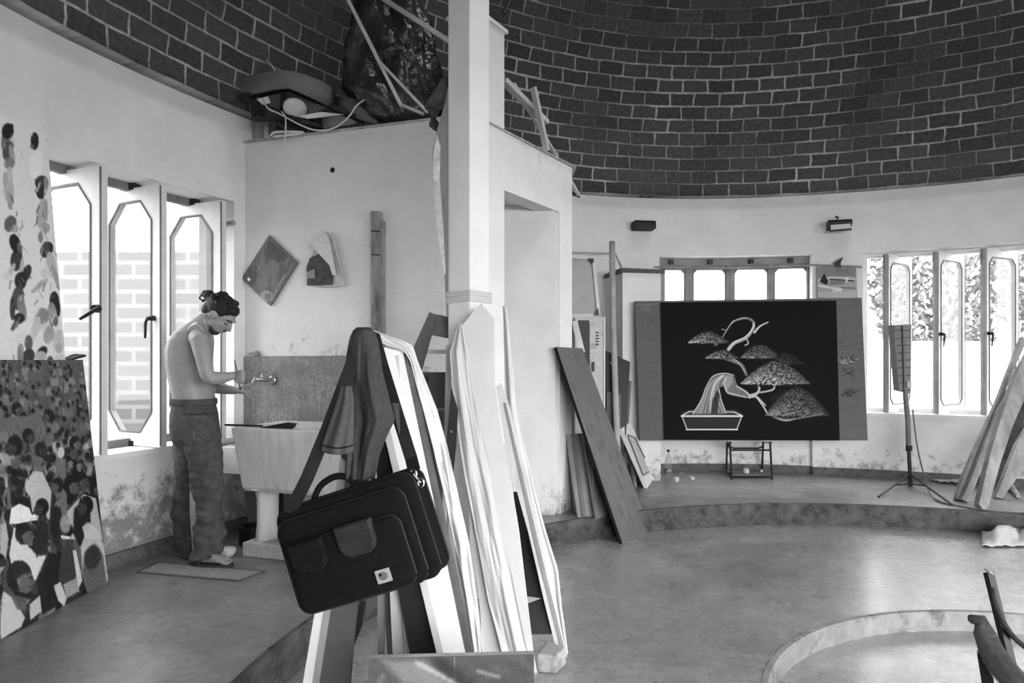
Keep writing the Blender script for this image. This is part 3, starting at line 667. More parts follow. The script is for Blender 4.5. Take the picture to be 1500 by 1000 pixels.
# head (local axes: f = facing, u = crown, s = side)
hc = Q(321.5, 460.5); f_ = V((.68, 0, -.73)).normalized(); u_ = V((.73, 0, .68)).normalized(); s_ = V((0, -1, 0)); HM = Matrix((f_, s_, u_)).transposed()
def H(f, s, u): return hc+HM@V((f, s, u))
b.ell(H(-.008, 0, .022), (.098, .077, .090), HM, 20, 14)
b.ell(H(.036, 0, -.030), (.058, .058, .078), HM, 18, 12)      # face
b.ell(H(.048, 0, -.088), (.034, .036, .026), HM)               # chin
b.ell(H(.010, 0, -.070), (.055, .052, .032), HM)               # jaw
b.ell(H(.082, 0, .030), (.014, .052, .012), HM)                # brow ridge
for s in (-1, 1):
    b.ell(H(.070, s*.034, -.018), (.022, .020, .018), HM)       # cheekbones
    b.ell(H(.002, s*.078, -.012), (.019, .010, .032), HM)      # ears
    b.ell(H(-.008, s*.090, -.006), (.012, .010, .026), HM)
b.tube([H(.088, 0, .020), H(.104, 0, -.005), H(.115, 0, -.022), H(.100, 0, -.032)], [.008, .010, .014, .010], 8)   # nose
b.ell(H(.088, 0, -.052), (.014, .024, .007), HM); b.ell(H(.085, 0, -.064), (.013, .021, .007), HM)  # lips
# hands
def finger(pts, r0=.0088): b.tube(pts, [r0*(1.05-.08*i) for i in range(len(pts))], 8); b.ell(pts[-1], (r0*.8,)*3, None, 8, 6)
# left hand: open palm turned up
pl = [Q(343, 572, .035), Q(351, 573, .03), Q(359, 574.5, .025)]
b.loft([[p+V((0, w*math.cos(a), t*math.sin(a))) for a in [2*PI*k/12 for k in range(12)]] for p, w, t in ((pl[0], .026, .018), (pl[1], .037, .015), (pl[2], .040, .013))])
for i, (y0, tip, mid) in enumerate(((.035, (382.5, 571), (371, 571)), (.012, (384, 573.5), (371, 574)), (-.012, (379.5, 579.5), (369, 577.5)), (-.034, (371, 583), (364, 580)))):
    y1 = y0+.025; finger([Q(357, 574.5, y1), Q((357+mid[0])/2+1, (574.5+mid[1])/2, y1+y0*.2), Q(mid[0], mid[1], y1+y0*.35), Q((mid[0]+tip[0])/2, (mid[1]+tip[1])/2+.3, y1+y0*.45), Q(tip[0], tip[1], y1+y0*.5)], .0086)
finger([Q(348, 572, .062), Q(354, 567.5, .078), Q(360, 564.5, .082), Q(366, 563, .080)], .0105)
# right hand: fist round the brush
hw = Q(346, 549, -.13)
b.ell(Q(350, 550, -.125), (.032, .030, .036))
for i in range(4):
    z = 543.5+i*4.6; d = -.13; finger([Q(347, z+.5, d-.028), Q(354.5, z-.3, d-.036), Q(358, z+.6, d-.018), Q(356.5, z+1.6, d+.002), Q(352, z+1.8, d+.004)], .0098)
finger([Q(344, 554, -.15), Q(347, 559, -.165), Q(352, 561, -.160), Q(355, 560, -.145)], .0105)
# feet
def foot(x0, y, dY, L=.245):
    base = PZ(x0, y, .018); base = V((base.x, YM+dY, .018)); f = V((1, -.10, 0)).normalized(); sd = V((-f.y, f.x, 0)) if False else V((.1, 1, 0)).normalized()
    prof = [(0, .026, .03, .035), (.04, .034, .045, .05), (.085, .034, .052, .055), (.13, .036, .036, .038), (.18, .044, .024, .026), (.215, .046, .017, .018)]
    b.loft([[base+f*(x)+sd*w*math.cos(a)+V((0, 0, zc+h*math.sin(a))) for a in [2*PI*k/14 for k in range(14)]] for x, w, h, zc in [(p[0], p[1], p[2], p[3]) for p in prof]])
    for i, (oy, l, r) in enumerate(((-.033, .030, .0125), (-.014, .034, .0095), (.003, .030, .009), (.019, .024, .0085), (.033, .016, .008))):
        b.tube([base+f*.205+sd*oy+V((0, 0, .014)), base+f*(.215+l*.6)+sd*oy+V((0, 0, .014)), base+f*(.215+l)+sd*oy+V((0, 0, .011))], [r, r, r*.85], 8)
    b.tube([base+f*.045+V((0, 0, .04)), base+f*.035+V((0, 0, .14)), base+f*.03+V((0, 0, .30)), base+f*.03+V((0, 0, .62))], [.04, .038, .045, .045], 12)
    return base, f, sd
fA = foot(285.5, 822, -.10); fB = foot(262, 812, .12)
body = b.build('body', M_skin, man, smooth=True)
r = body.modifiers.new('r', 'REMESH'); r.mode = 'VOXEL'; r.voxel_size = .0055; r.use_smooth_shade = True
sm = body.modifiers.new('s', 'SMOOTH'); sm.factor = .5; sm.iterations = 4
bpy.context.view_layer.update(); bake(body)
# eyes: closed lids and lashes as dark lines, brows
for s in (-1, 1):
    e = MB(); e.tube([H(.082, s*.018, .000), H(.084, s*.034, -.006), H(.073, s*.048, .000)], [.003, .004, .003], 6)
    e.build('eyelashes', M_hair, man); e = MB(); e.tube([H(.092, s*.014, .026), H(.089, s*.034, .031), H(.074, s*.052, .024)], [.004, .006, .004], 6)
    e.build('eyebrow', M_hair, man)
# beard stubble
bd = MB(); bd.ell(H(.050, 0, -.088), (.036, .0385, .030), HM); bd.ell(H(.030, 0, -.074), (.050, .049, .022), HM); bd.tube([H(.096, -.022, -.046), H(.102, 0, -.041), H(.096, .022, -.046)], [.005, .007, .005], 6)
o = bd.build('beard', mat('stubble', .22, .8, .05, 60, .4, 200), man, smooth=True); r = o.modifiers.new('r', 'REMESH'); r.mode = 'VOXEL'; r.voxel_size = .005; r.use_smooth_shade = True; bake(o)
# hair: cap, nape and bun
h = MB(); h.ell(H(-.020, 0, .036), (.100, .086, .092), HM, 20, 14); h.ell(H(-.062, 0, -.010), (.050, .066, .065), HM); h.ell(H(.030, 0, .076), (.050, .066, .040), HM); h.ell(H(-.060, 0, .060), (.055, .06, .055), HM)
for i in range(36):
    a = random.random()*2*PI; h.ell(H(-.03+.09*math.cos(a)*random.random(), (random.random()-.5)*.15, .055+.06*random.random()), (.022, .022, .016), HM, 8, 6)
bc = Q(306, 432)
h.ell(bc, (.036, .036, .032)); h.ell(bc+V((-.02, 0, .012)), (.022, .028, .02)); h.tube([bc, Q(314, 442)], [.032, .05], 10)
for k in range(3):
    h.tube([bc+V((-.01, -.01*k, .02-.012*k)), bc+V((-.045, -.01*k, .012-.01*k)), bc+V((-.055, -.01, -.015-.004*k)), bc+V((-.035, 0, -.045+.006*k)), bc+V((-.015, 0, -.02))], .0055, 6)
h.tube([Q(327, 432), Q(326, 427)], [.012, .004], 6); h.tube([Q(300, 455), Q(296, 460), Q(295, 465)], [.018, .010, .003], 6); h.tube([Q(322, 430), Q(330, 428), Q(333, 432)], .004, 6)
o = h.build('hair', M_hair, man, smooth=True); r = o.modifiers.new('r', 'REMESH'); r.mode = 'VOXEL'; r.voxel_size = .004; r.use_smooth_shade = True; bake(o)
# trousers
M_jean = mat('trouser_fabric', .30, .95, .05, 25, .3, 160, .15, spots=.15, spotscale=14, spotdark=1.8)
def leg(tab, dep0, name=None):
    rings = []; y0, y1 = tab[0][0], tab[-1][0]; nn = 60
    for i in range(nn+1):
        y = y0+(y1-y0)*i/nn; xa, xb, hd, dd = interp(y, tab); c = Q((xa+xb)/2, y, dep0+dd); rx = (xb-xa)/2*S; ring = []
        for k in range(28):
            a = 2*PI*k/28; fy = (y-y0)
            fold = 0
            nz = mnoise.noise(V((math.cos(a)*1.2+dep0*9, math.sin(a)*1.2, y*.075))); nz2 = mnoise.noise(V((math.cos(a)*1.5+7, math.sin(a)*1.5+dep0*5, y*.16+a*.3)))
            fold += (.007+.018*max(0, min(1, (y-670)/70)))*nz+.010*nz2
            fold += .006*math.sin(a*3+fy*.05+dep0*20)
            ring.append(V((c.x+(rx+fold)*math.cos(a), c.y+(hd+fold)*math.sin(a), c.z)))
        rings.append(ring)
    return rings
t = MB()
near = [(606, 258, 315, .10, 0), (635, 263, 320, .105, 0), (660, 272, 322, .100, 0), (690, 281, 326, .090, 0), (720, 284.5, 327.5, .082, 0), (760, 285, 327.5, .084, 0), (790, 284, 326, .088, 0), (808, 283, 322, .085, 0), (816, 282, 318, .080, 0)]
far = [(606, 256, 314, .10, 0), (640, 256, 300, .10, 0), (680, 257, 299, .09, 0), (720, 256, 298, .085, 0), (760, 256, 297, .086, 0), (795, 259, 296, .08, 0), (812, 261, 294, .078, 0)]
t.loft(leg(near, -.095)); t.loft(leg(far, .10))
hip = [(583, 257, 311, .150), (592, 256.5, 312, .160), (606, 254, 315, .175), (622, 254, 317, .185), (640, 256, 318, .185), (652, 262, 316, .15)]
t.loft([[V((Q((a+b_)/2, y).x+((b_-a)/2*S+.003*math.sin(k*1.7+y))*math.cos(2*PI*k/28), YM+hd*math.sin(2*PI*k/28), Q(0, y).z)) for k in range(28)] for y, a, b_, hd in hip])
o = t.build('trousers', M_jean, man, smooth=True); r = o.modifiers.new('r', 'REMESH'); r.mode = 'VOXEL'; r.voxel_size = .006; r.use_smooth_shade = True; q_ = o.modifiers.new('s', 'SMOOTH'); q_.iterations = 2; bake(o)
w = MB(); w.tube([V((Q(284, 588).x+.120*math.cos(a), YM+.157*math.sin(a), Q(0, 588).z-.002*math.cos(a))) for a in [2*PI*k/32 for k in range(33)]], .011, 8, 2.0); w.build('waistband', M_jean, o)
pk = MB(); pk.tube([Q(262, 603, -.16), Q(270, 606, -.182), Q(284, 606, -.19)], .004, 6); pk.tube([Q(271, 586, -.14), Q(271, 600, -.17)], .007, 6); pk.tube([Q(300, 597, -.165), Q(306, 606, -.155), Q(312, 622, -.12)], .0035, 6); pk.build('pocket_seams', M_jean, o)
# flip-flops (worn)
M_flop = mat('rubber', .20, .8, .03)
for base, f, sd in (fA, fB):
    c = base+f*.115-V((0, 0, .018)); sl = MB(); pts = []
    for k in range(24):
        a = 2*PI*k/24; pts.append(c+f*.145*math.cos(a)+sd*(.045+.010*math.cos(a))*math.sin(a)+V((0, 0, .001)))
    s_o = sl.prism(pts, (0, 0, .02)).build('flip_flop', M_flop, man)
    st = MB(); top = base+f*.19+V((0, 0, .030))
    for sg in (-1, 1): st.tube([base+f*.05+sd*sg*.045+V((0, 0, .006)), base+f*.11+sd*sg*.040+V((0, 0, .055)), top], [.008, .010, .007], 8)
    st.build('strap', M_flop, s_o)
# brush held in the right fist
br = MB().tube([Q(343.5, 527, -.135), Q(348, 548, -.15), Q(351.5, 567, -.135)], [.0035, .005, .004], 8)
bo = br.build('paintbrush', M_darkwood); tag(bo, 'thin paintbrush held upright in the fist above the open palm', 'paintbrush')
MB().tube([Q(351.5, 567, -.135), Q(352.3, 571, -.13)], [.006, .002], 8).build('bristles', M_hair, bo)

# ================================================================ sink, faucet and stains
def onA(px, z):   # point on front face of the partition wall at image column
    k = (px-750)/1000; d = A1-A0; t = (k*A0.y-A0.x)/(d.x-k*d.y); p = A0+d*t; return V((p.x, p.y, z))
def onAp(px, py, off=.0):
    p = onA(px, 0); p.z = CZ-(py-HOR)/1000*p.y; return p-nA*off
# cement splashback panel and smeared stains
bl, br_ = onAp(344, 0), onAp(560, 0)
def zat(px, py): return onAp(px, py).z
cv = Cv(300, 130, .50); cv.grain(.02, 3)
rnd = random.Random(3)
for i in range(90):
    x = rnd.random()*300; y = rnd.random()*60; cv.line([(x, y), (x+rnd.uniform(-1, 1), y+20+rnd.random()*70)], rnd.uniform(.5, 1.6), rnd.choice((.40, .62, .68, .44)), .35)
for i in range(30): cv.ell(rnd.random()*300, rnd.random()*110, rnd.uniform(6, 30), rnd.uniform(4, 16), rnd.choice((.42, .40, .56)), .35, 0, 12)
cv.ell(245, 45, 26, 22, .34, .6, 0, 16)
q = [onAp(345, 522, .012), onAp(562, 520, .012), onAp(562, 652, .012), onAp(345, 664, .012)]
sp = poly_slab('cement_splashback', q, .012, mat('splash_cement', .52, .6, .05, 6)); tag(sp, 'stained grey cement splashback panel on the wall above the sink', 'splashback')
painted('stained_face', cv, q, sp, rough=.45)
def stain_sheet():
    pass
# laundry sink
M_sink = mat('sink_concrete', .80, .6, .05, 5, .15, 60, spots=.15, spotscale=6, spotdark=.7, stretch=(5, 5, .6))
YS = 4.28; xl, xr = P(338, 0, YS).x, P(512, 0, YS).x; zt = 1.25-(626-HOR)/1000*YS; zb = 1.25-(722-HOR)/1000*YS
snk = empty('laundry_sink', (xl+.35, YS+.25, 0), 'big pale concrete laundry sink against the stained wall', 'sink')
dS = (A1-A0).normalized()
def sp_(x, y, z): # sink coordinates: x along wall, y away from viewer
    o = V((xl, YS, 0)); return o+V((dS.x, dS.y, 0))*x+V((-dS.y, dS.x, 0))*y+V((0, 0, z))
wS = .78; dep = .52; tk = .045
mb = MB()
def ringS(z, i0, i1, yy0, yy1): return [sp_(i0, yy0, z), sp_(i1, yy0, z), sp_(i1, yy1, z), sp_(i0, yy1, z)]
mb.loft([ringS(zt, tk, wS-tk, tk, dep-tk), ringS(zt, 0, wS, 0, dep), ringS(zb+.03, .025, wS-.01, .07, dep), ringS(zb, .035, wS-.02, .09, dep), ])
mb.f = mb.f[:-2]  # open the caps; rebuild below
mb.f.append([12, 13, 14, 15])
mb2 = MB(); mb2.loft([ringS(zt, tk, wS-tk, tk, dep-tk), ringS(zb+.07, .1, wS-.1, .15, dep-.06)]); n0 = len(mb.v); mb.v += mb2.v
mb.f += [[i+n0 for i in f] for f in mb2.f[:4]]+[[n0+4, n0+5, n0+6, n0+7]]
basin = mb.build('basin', M_sink, snk, bevel=.008)
mb = MB(); c0 = sp_(.11, .22, 0)
leg_r = []
for z, a, d_ in ((0.09, .075, .10), (.2, .065, .085), (.36, .065, .09), (.44, .075, .12), (zb+.01, .10, .16)):
    leg_r.append([sp_(.105+a*.8*math.cos(t_), .22+d_*math.sin(t_), z) for t_ in [2*PI*k/16 for k in range(16)]])
mb.loft(leg_r); mb.build('pedestal', M_sink, snk, smooth=True)
mb = MB(); mb.loft([[sp_(.21, .36, z), sp_(.66, .30, z), sp_(.66, .44, z), sp_(.21, .44, z)] for z in (.09, zb+.01)]); mb.build('support_panel', M_conc, snk, bevel=.01)
mb = MB(); mb.prism([sp_(.02, .08, 0), sp_(.74, .08, 0), sp_(.74, .48, 0), sp_(.02, .48, 0)], (0, 0, .09)); mb.build('plinth', M_conc, snk, bevel=.008)
# low ledge between sink and window wall
l0 = P(318, 0, 4.72); mb = MB(); mb.prism([V((-2.03, 4.78, 0.46)), V((xl+.03, 4.66, .46)), V((xl+.03, 5.03, .46)), V((-2.10, 5.10, .46))], (0, 0, .18))
o = mb.build('masonry_ledge', M_wall); tag(o, 'short painted masonry ledge joining the sink to the window wall', 'ledge')
# black brush on the rim
mb = MB(); mb.tube([sp_(-.07, .03, zt+.012), sp_(.2, .05, zt+.012)], .007, 6); mb.prism([sp_(.2, .02, zt+.004), sp_(.44, .02, zt+.004), sp_(.46, .02, zt+.035), sp_(.40, .02, zt+.04)], V((0, .05, 0)))
o = mb.build('scrub_brush', M_black); tag(o, 'long black brush lying along the rim of the laundry sink', 'brush')
# pots under the sink
for i, (x, y, r_, h_, lb) in enumerate(((-.10, .34, .10, .13, 'dark paint pot below the sink, standing on the floor'), (-.04, .44, .08, .34, 'tall dark can in the shadow below the sink'))):
    c = sp_(x, y, 0); o = MB().lathe(c, [(r_*.9, 0), (r_, h_*.1), (r_, h_), (r_*.85, h_), (r_*.8, h_*.5)], 18).build('paint_pot', M_black, smooth=False); tag(o, lb, 'pot')
c = P(333, 803, 4.36); o = MB().lathe(V((c.x, c.y, 0)), [(.035, 0), (.05, .02), (.055, .045), (.045, .05), (.03, .055)], 14).build('crumpled_rag', M_cloth); tag(o, 'small crumpled pale rag beside the flip-flop under the sink', 'rag')
# faucet
fa = empty('faucet', onAp(401, 556, .0), 'chrome faucet on the stained splashback above the sink', 'faucet')
b0_ = onAp(402, 556, .02); tip = b0_-nA*.11+V((-.055, 0, 0))
MB().lathe(b0_, [(.035, 0), (.035, .012), (.02, .02)], 14, -nA).build('flange', M_steel, fa, smooth=True)
MB().tube([b0_, b0_-nA*.07+V((-.02, 0, .002)), tip+V((0, 0, .012)), tip+V((-.010, 0, -.01)), tip+V((-.012, 0, -.04))], [.013, .015, .015, .012, .010], 12).build('spout', M_steel, fa, smooth=True)
vb = b0_-nA*.07+V((-.03, 0, .004)); k = MB(); k.lathe(vb, [(.013, 0), (.013, .03), (.007, .035), (.007, .05)], 12); k.bar(vb+V((-.03, 0, .052)), vb+V((.03, 0, .052)), .012, .012); k.build('tap_handle', M_steel, fa)
wt = MB().tube([tip+V((-.014, 0, -.035)), tip+V((-.016, 0, -.2)), tip+V((-.02, 0, -.36))], [.004, .003, .002], 8).build('water_stream', M_bottle); tag(wt, 'thin stream of water running from the faucet into the sink', 'water')
c = onAp(378, 518, 0); o = MB().lathe(c, [(.022, 0), (.022, .02), (.014, .03), (.014, .05)], 10, -nA).box(c-nA*.05, (.06, .02, .018)).build('stop_valve', M_steel); tag(o, 'small metal stop valve on the wall just above the splashback', 'valve')
# drain grate in the floor
g = empty('floor_grate', PZ(300, 838, .0), 'metal drain grate set in the floor before the sink', 'grate')
q = [PZ(228, 825, .003), PZ(330, 822, .003), PZ(388, 838, .003), PZ(350, 851, .003), PZ(205, 842, .003)]
q = [PZ(232, 824, .003), PZ(388, 837, .003), PZ(350, 851, .003), PZ(200, 838, .003)]
bars = MB()
for i in range(32):
    t_ = i/31; bars.bar(q[0].lerp(q[1], t_), q[3].lerp(q[2], t_), .010, .008)
bars.build('bars', mat('grate_metal', .62, .5, .05, 20), g); rm = MB()
for i in range(4): rm.bar(q[i], q[(i+1) % 4], .014, .01)
rm.build('rim', mat('grate_rim', .35, .6), g)
# hung things on the partition
q = [onAp(397, 345, .02), onAp(438.5, 385, .02), onAp(399, 448, .02), onAp(356.5, 408, .02)]
cv = Cv(110, 140, .40).from_quad([proj(p) for p in q]); rnd = random.Random(5)
for i in range(60):
    x, y = rnd.uniform(365, 430), rnd.uniform(360, 438); cv.line([(x, y), (x+rnd.uniform(-14, 4), y+rnd.uniform(6, 24))], rnd.uniform(1.5, 6), rnd.choice((.30, .34, .48, .44, .38)), .5, 3)
cv.ell(396, 400, 12, 22, .47, .5, .4, 6); cv.ell(385, 415, 9, 10, .46, .7, 0, 4); cv.ell(391, 433, 9, 8, .62, .8, 0, 4); cv.ell(393, 434, 5, 5, .42, .8, 0, 3); cv.poly([(395, 352), (424, 376), (410, 385), (386, 372)], .31, .7, 5)
cv.line([(398, 440), (410, 415), (418, 402)], 3, .55, .6, 2); cv.ell(365, 409, 2.2, 2.6, .95, 1); cv.grain(.02, 1)
o = poly_slab('portrait_study', q, .012, M_darkwood); tag(o, 'dark painted portrait study hung cornerwise on the wall like a diamond', 'painting'); painted('painted_face', cv, q, o)
# folded canvas scrap
fo = V(onAp(482, 380, .02)); pts = [(482, 340), (492, 352), (503, 395), (507, 419), (480, 421), (455, 418), (454, 392), (466, 364)]
o = MB().prism([onAp(x, y, .035) for x, y in pts], nA*.02).build('hanging_canvas_scrap', mat('scrap_cloth', .68, .9, .06, 20, .3, 40)); tag(o, 'folded scrap of canvas with dark painted flap hung by its corner', 'canvas')
f = poly_slab('dark_flap', [onAp(x, y, .05) for x, y in ((473, 373), (484, 380), (493, 392), (492, 418), (456, 419), (455, 393), (460, 379))], .012, mat('scrap_dark', .24, .8, .08, 22), o)
poly_slab('grey_patch', [onAp(x, y, .054) for x, y in ((456, 400), (467, 395), (468, 409), (456, 409))], .003, mat('scrap_grey', .50), f)
poly_slab('fold', [onAp(x, y, .064) for x, y in ((482, 341), (488, 349), (499, 405), (494, 404), (490, 390), (464, 362))], .012, mat('scrap_light', .74, .9, .05, 20), o)
# vertical wood batten with bark
mb = MB(); mb.prism([onAp(x, y, .05) for x, y in ((549, 311), (560, 311), (561, 322), (565, 325), (565, 525), (549, 525))], nA*.05)
o = mb.build('wall_batten', mat('weathered_wood', .44, .85, .16, 14, .4, 30, stretch=(1, 1, .25))); tag(o, 'weathered vertical wooden batten nailed to the wall', 'batten'); 
for y in (339, 373): MB().prism([onAp(549, y, .053), onAp(562, y+1, .053), onAp(562, y+3, .053), onAp(549, y+2, .053)], nA*.01).build('tie_wire', M_black, o)
c = onAp(487, 249, 0); o = MB().lathe(c, [(.02, 0), (.014, .004), (.012, .005)], 12, -nA).build('wall_hook', M_black); tag(o, 'small dark bolt stub high on the partition wall', 'hook')
c = P(335, 326, 4.85); o = MB().tube([V((-2.12, 4.95, c.z)), V((-1.98, 4.86, c.z))], .018, 10).build('pipe_stub', M_steel); tag(o, 'short pipe stub beside the furthest left window', 'pipe')
# ================================================================ left canvases
def crowd(cv, W_, H_, n=900, seed=2):
    rnd = random.Random(seed); s = math.sqrt(W_*H_)
    items = sorted([rnd.random() for _ in range(n)])
    for v in items:
        y = v*H_*1.03; x = rnd.random()*W_; r = (3.2+15*v**2.2)*W_/330
        body = rnd.choice((.22, .30, .36, .42, .48, .55, .62, .70)) if v > .3 else rnd.choice((.30, .36, .42, .48, .52)); skin = rnd.choice((.30, .36, .42, .26))
        cv.poly([(x-r*1.9, y+r*3.4), (x-r*1.6, y+r*1.3), (x, y+r*.7), (x+r*1.6, y+r*1.3), (x+r*1.9, y+r*3.4)], body, .9, 2)
        cv.ell(x, y+r*.1, r*.72, r*1.02, skin, .95, 0, 1.6); cv.ell(x-r*.1, y-r*.35, r*.8, r*.72, rnd.choice((.12, .16, .2, .14, .5)), .95, 0, 1.6)
        if rnd.random() < .12: cv.line([(x+r, y+r*2), (x+r*2, y-r), (x+r*2.1, y-r*3)], r*.6, skin, .9)
bl3, br3 = V((-2.28, 2.15, .0)), V((-2.28, 3.85, .0)); zt3 = 1.25
tl3, tr3 = V((-2.43, 2.15, zt3)), V((-2.425, 3.855, zt3))
q = [tl3, tr3, br3, bl3]
cvA = Cv(440, 330, .34); crowd(cvA, 440, 330)
cv = cvA; cv.from_quad([proj(p) for p in q])
# figures readable in the photograph
cv.poly([(90, 790), (95, 752), (122, 724), (140, 730), (150, 790)], .72); cv.poly([(40, 705), (48, 690), (62, 692), (75, 720), (72, 760), (50, 770)], .74); cv.ell(48, 712, 12, 16, .76)
cv.poly([(0, 612), (40, 610), (60, 600), (64, 640), (50, 690), (40, 640), (0, 632)], .40)
cv.poly([(84, 675), (96, 672), (98, 760), (90, 770)], .44); cv.ell(89, 663, 5, 8, .80)
for x, y, r_, sd_, sk in ((119, 706, 11, 1, .30), (30, 745, 13, -1, .22), (58, 760, 11, 1, .22), (83, 712, 9, -1, .34), (104, 712, 11, 1, .36), (140, 716, 9, 1, .34), (20, 655, 12, -1, .24), (42, 640, 9, 1, .26), (60, 660, 9, 1, .22), (110, 650, 8, 1, .40), (25, 600, 8, 1, .3), (70, 610, 8, -1, .3), (118, 605, 6, 1, .35)): cv.head(x, y, r_, sd_, sk)
cv.poly([(108, 745), (120, 735), (132, 745), (132, 790), (116, 800), (106, 780)], .12, .95, 3); cv.head(124, 742, 11, -1, .26, .10); cv.poly([(120, 772), (128, 764), (140, 775), (136, 790), (124, 788)], .82, .9)
cv.poly([(13, 812), (20, 772), (34, 790), (54, 815), (62, 808), (74, 812), (60, 850), (20, 850)], .84); cv.head(36, 784, 13, 1, .38, .14); cv.poly([(40, 800), (50, 798), (48, 806)], .12)
cv.poly([(13, 768), (16, 745), (28, 738), (42, 744), (46, 754), (56, 755), (55, 762), (40, 764), (28, 767)], .93); cv.line([(28, 740), (30, 766)], 1, .80, .7); cv.line([(16, 764), (40, 760), (54, 760)], 1.2, .78, .6)
cv.poly([(50, 800), (58, 760), (68, 770), (70, 812), (56, 815)], .18, .95, 3); cv.head(60, 744, 10, -1, .24, .10)
cv.ell(82, 770, 9, 30, .14, .9, 0, 4); cv.head(98, 778, 8, -1, .22, .10); cv.ell(95, 768, 8, 13, .62, .9, 0, 3); cv.line([(90, 786), (101, 788)], 3, .9); cv.poly([(52, 850), (70, 808), (90, 815), (86, 860), (95, 880), (62, 900)], .13, .95, 3)
cv.poly([(90, 805), (104, 795), (114, 840), (100, 856), (84, 850)], .24, .95, 3); cv.poly([(106, 806), (111, 806), (120, 850), (114, 862)], .80); cv.poly([(92, 856), (112, 846), (116, 866), (97, 876)], .66, .9, 2); cv.poly([(78, 858), (88, 852), (97, 876), (94, 888), (85, 880)], .78)
cv.poly([(118, 800), (126, 778), (140, 772), (152, 800), (158, 850), (128, 868), (120, 840)], .80, .9, 3); cv.poly([(120, 838), (124, 808), (138, 797), (150, 812), (156, 852), (128, 868)], .36, .95, 4); cv.ell(135, 816, 12, 18, .20, .9, .2, 5)
cv.poly([(0, 890), (4, 866), (22, 878), (36, 905), (30, 918), (0, 937)], .80, .95, 2); cv.head(30, 848, 19, 1, .40, .15, 1.3); cv.poly([(14, 870), (40, 876), (36, 896), (24, 892)], .36, .9, 2); cv.poly([(42, 886), (58, 872), (60, 895), (44, 908)], .74)
cv.poly([(0, 770), (8, 765), (12, 790), (6, 830), (0, 840)], .70); cv.head(0, 822, 8, 1, .2, .1)
cv.brush(1500, 6, 2.2, .03, .55, 5, PI/2); cv.brush(1800, 4, 1.4, .07, .5, 6)
cv.H = None; cv.grain(.02, 1)
o = poly_slab('crowd_painting', [p+V((.0, 0, 0)) for p in q], .018, M_darkwood); tag(o, 'large dark canvas painted with a dense crowd of people, standing on the floor', 'painting')
painted('painted_face', cvA, q, o, rough=.55, off=.002)
# pale canvas with scattered figures, standing behind it
q2 = [V((-2.525, 2.3, 2.43)), V((-2.512, 3.685, 2.465)), V((-2.36, 3.72, .02)), V((-2.36, 2.3, .02))]
q2 = planar([V((-2.535, 2.3, 2.44)), V((-2.515, 3.69, 2.468)), V((-2.455, 3.82, .69)), V((-2.475, 2.3, .69))])
cv = Cv(300, 380, .86).from_quad([proj(p) for p in q2])
def fig(parts):
    for x, y, rx, ry, rot, g in parts: cv.ell(x, y, rx, ry, g, .95, rot, 1.5)
fig([(6, 205, 6, 16, 0, .42), (10, 216, 8, 14, .2, .30), (16, 222, 4, 14, -.2, .62), (12, 234, 8, 8, 0, .50), (10, 190, 9, 11, 0, .12), (15, 186, 3, 6, .3, .15)])
fig([(10, 262, 7, 24, .1, .74), (14, 275, 5, 18, 0, .70), (6, 255, 4, 10, 0, .66), (12, 285, 4, 14, -.2, .62), (13, 318, 9, 12, .3, .36), (20, 325, 5, 6, 0, .6)])
fig([(52, 238, 10, 22, .1, .90), (50, 205, 6, 12, 0, .12), (46, 212, 3, 3, 0, .4), (60, 262, 10, 10, .3, .22), (58, 275, 6, 10, -.2, .16), (66, 262, 3, 9, 0, .55), (55, 268, 2, 8, .4, .7)])
fig([(60, 305, 8, 20, .1, .66), (66, 300, 3, 16, 0, .60), (64, 325, 8, 8, .3, .62), (58, 338, 4, 8, 0, .5), (22, 370, 9, 16, .1, .20), (20, 346, 8, 14, -.3, .12), (26, 352, 3, 8, 0, .45), (36, 390, 7, 14, .4, .18), (14, 385, 4, 12, .5, .72), (8, 392, 8, 5, 0, .8), (30, 378, 3, 12, .1, .7)])
fig([(67, 356, 9, 12, .5, .15), (66, 352, 5, 8, 0, .3), (74, 378, 7, 20, -.2, .70), (66, 390, 8, 8, 0, .80), (56, 408, 4, 16, .9, .66), (82, 398, 4, 18, -.3, .60)])
fig([(28, 400, 9, 13, 0, .16), (24, 425, 9, 18, .1, .28), (30, 440, 6, 20, -.2, .5), (16, 440, 4, 18, 0, .22), (26, 455, 8, 8, 0, .14), (20, 465, 4, 10, .6, .3), (78, 430, 7, 14, 0, .14), (84, 442, 3, 12, 0, .12), (74, 450, 7, 18, 0, .58), (80, 460, 4, 8, 0, .4)])
fig([(60, 460, 14, 12, 0, .78), (61, 452, 9, 12, 0, .52), (50, 470, 6, 18, .3, .76), (70, 480, 8, 14, .2, .62), (32, 486, 13, 12, 0, .84), (40, 492, 6, 12, 0, .35), (40, 512, 9, 12, .2, .22), (28, 508, 5, 16, 0, .5), (60, 506, 7, 10, .6, .16), (58, 512, 9, 8, 0, .72), (85, 490, 9, 18, 0, .74), (85, 500, 5, 8, 0, .66), (72, 520, 5, 8, 0, .3), (86, 518, 10, 8, 0, .8)])
rnd = random.Random(11)
for i in range(60): # figures on the part outside the frame
    x = rnd.uniform(-330, -12); y = rnd.uniform(120, 560); g = rnd.choice((.2, .4, .7)); cv.ell(x, y, 9, 20, g, .9, rnd.uniform(-.5, .5), 2); cv.ell(x, y-18, 8, 9, .15, .95)
for i in range(90):
    x = rnd.choice((10, 55, 65, 25, 75))+rnd.uniform(-8, 8); y = rnd.uniform(190, 520); cv.line([(x, y), (x+rnd.uniform(-6, 6), y+rnd.uniform(4, 12))], rnd.uniform(.8, 2), rnd.choice((.15, .5, .8, .9, .35)), .6)
cv.brush(900, 5, 1.8, .03, .4, 8); cv.grain(.012, 1)
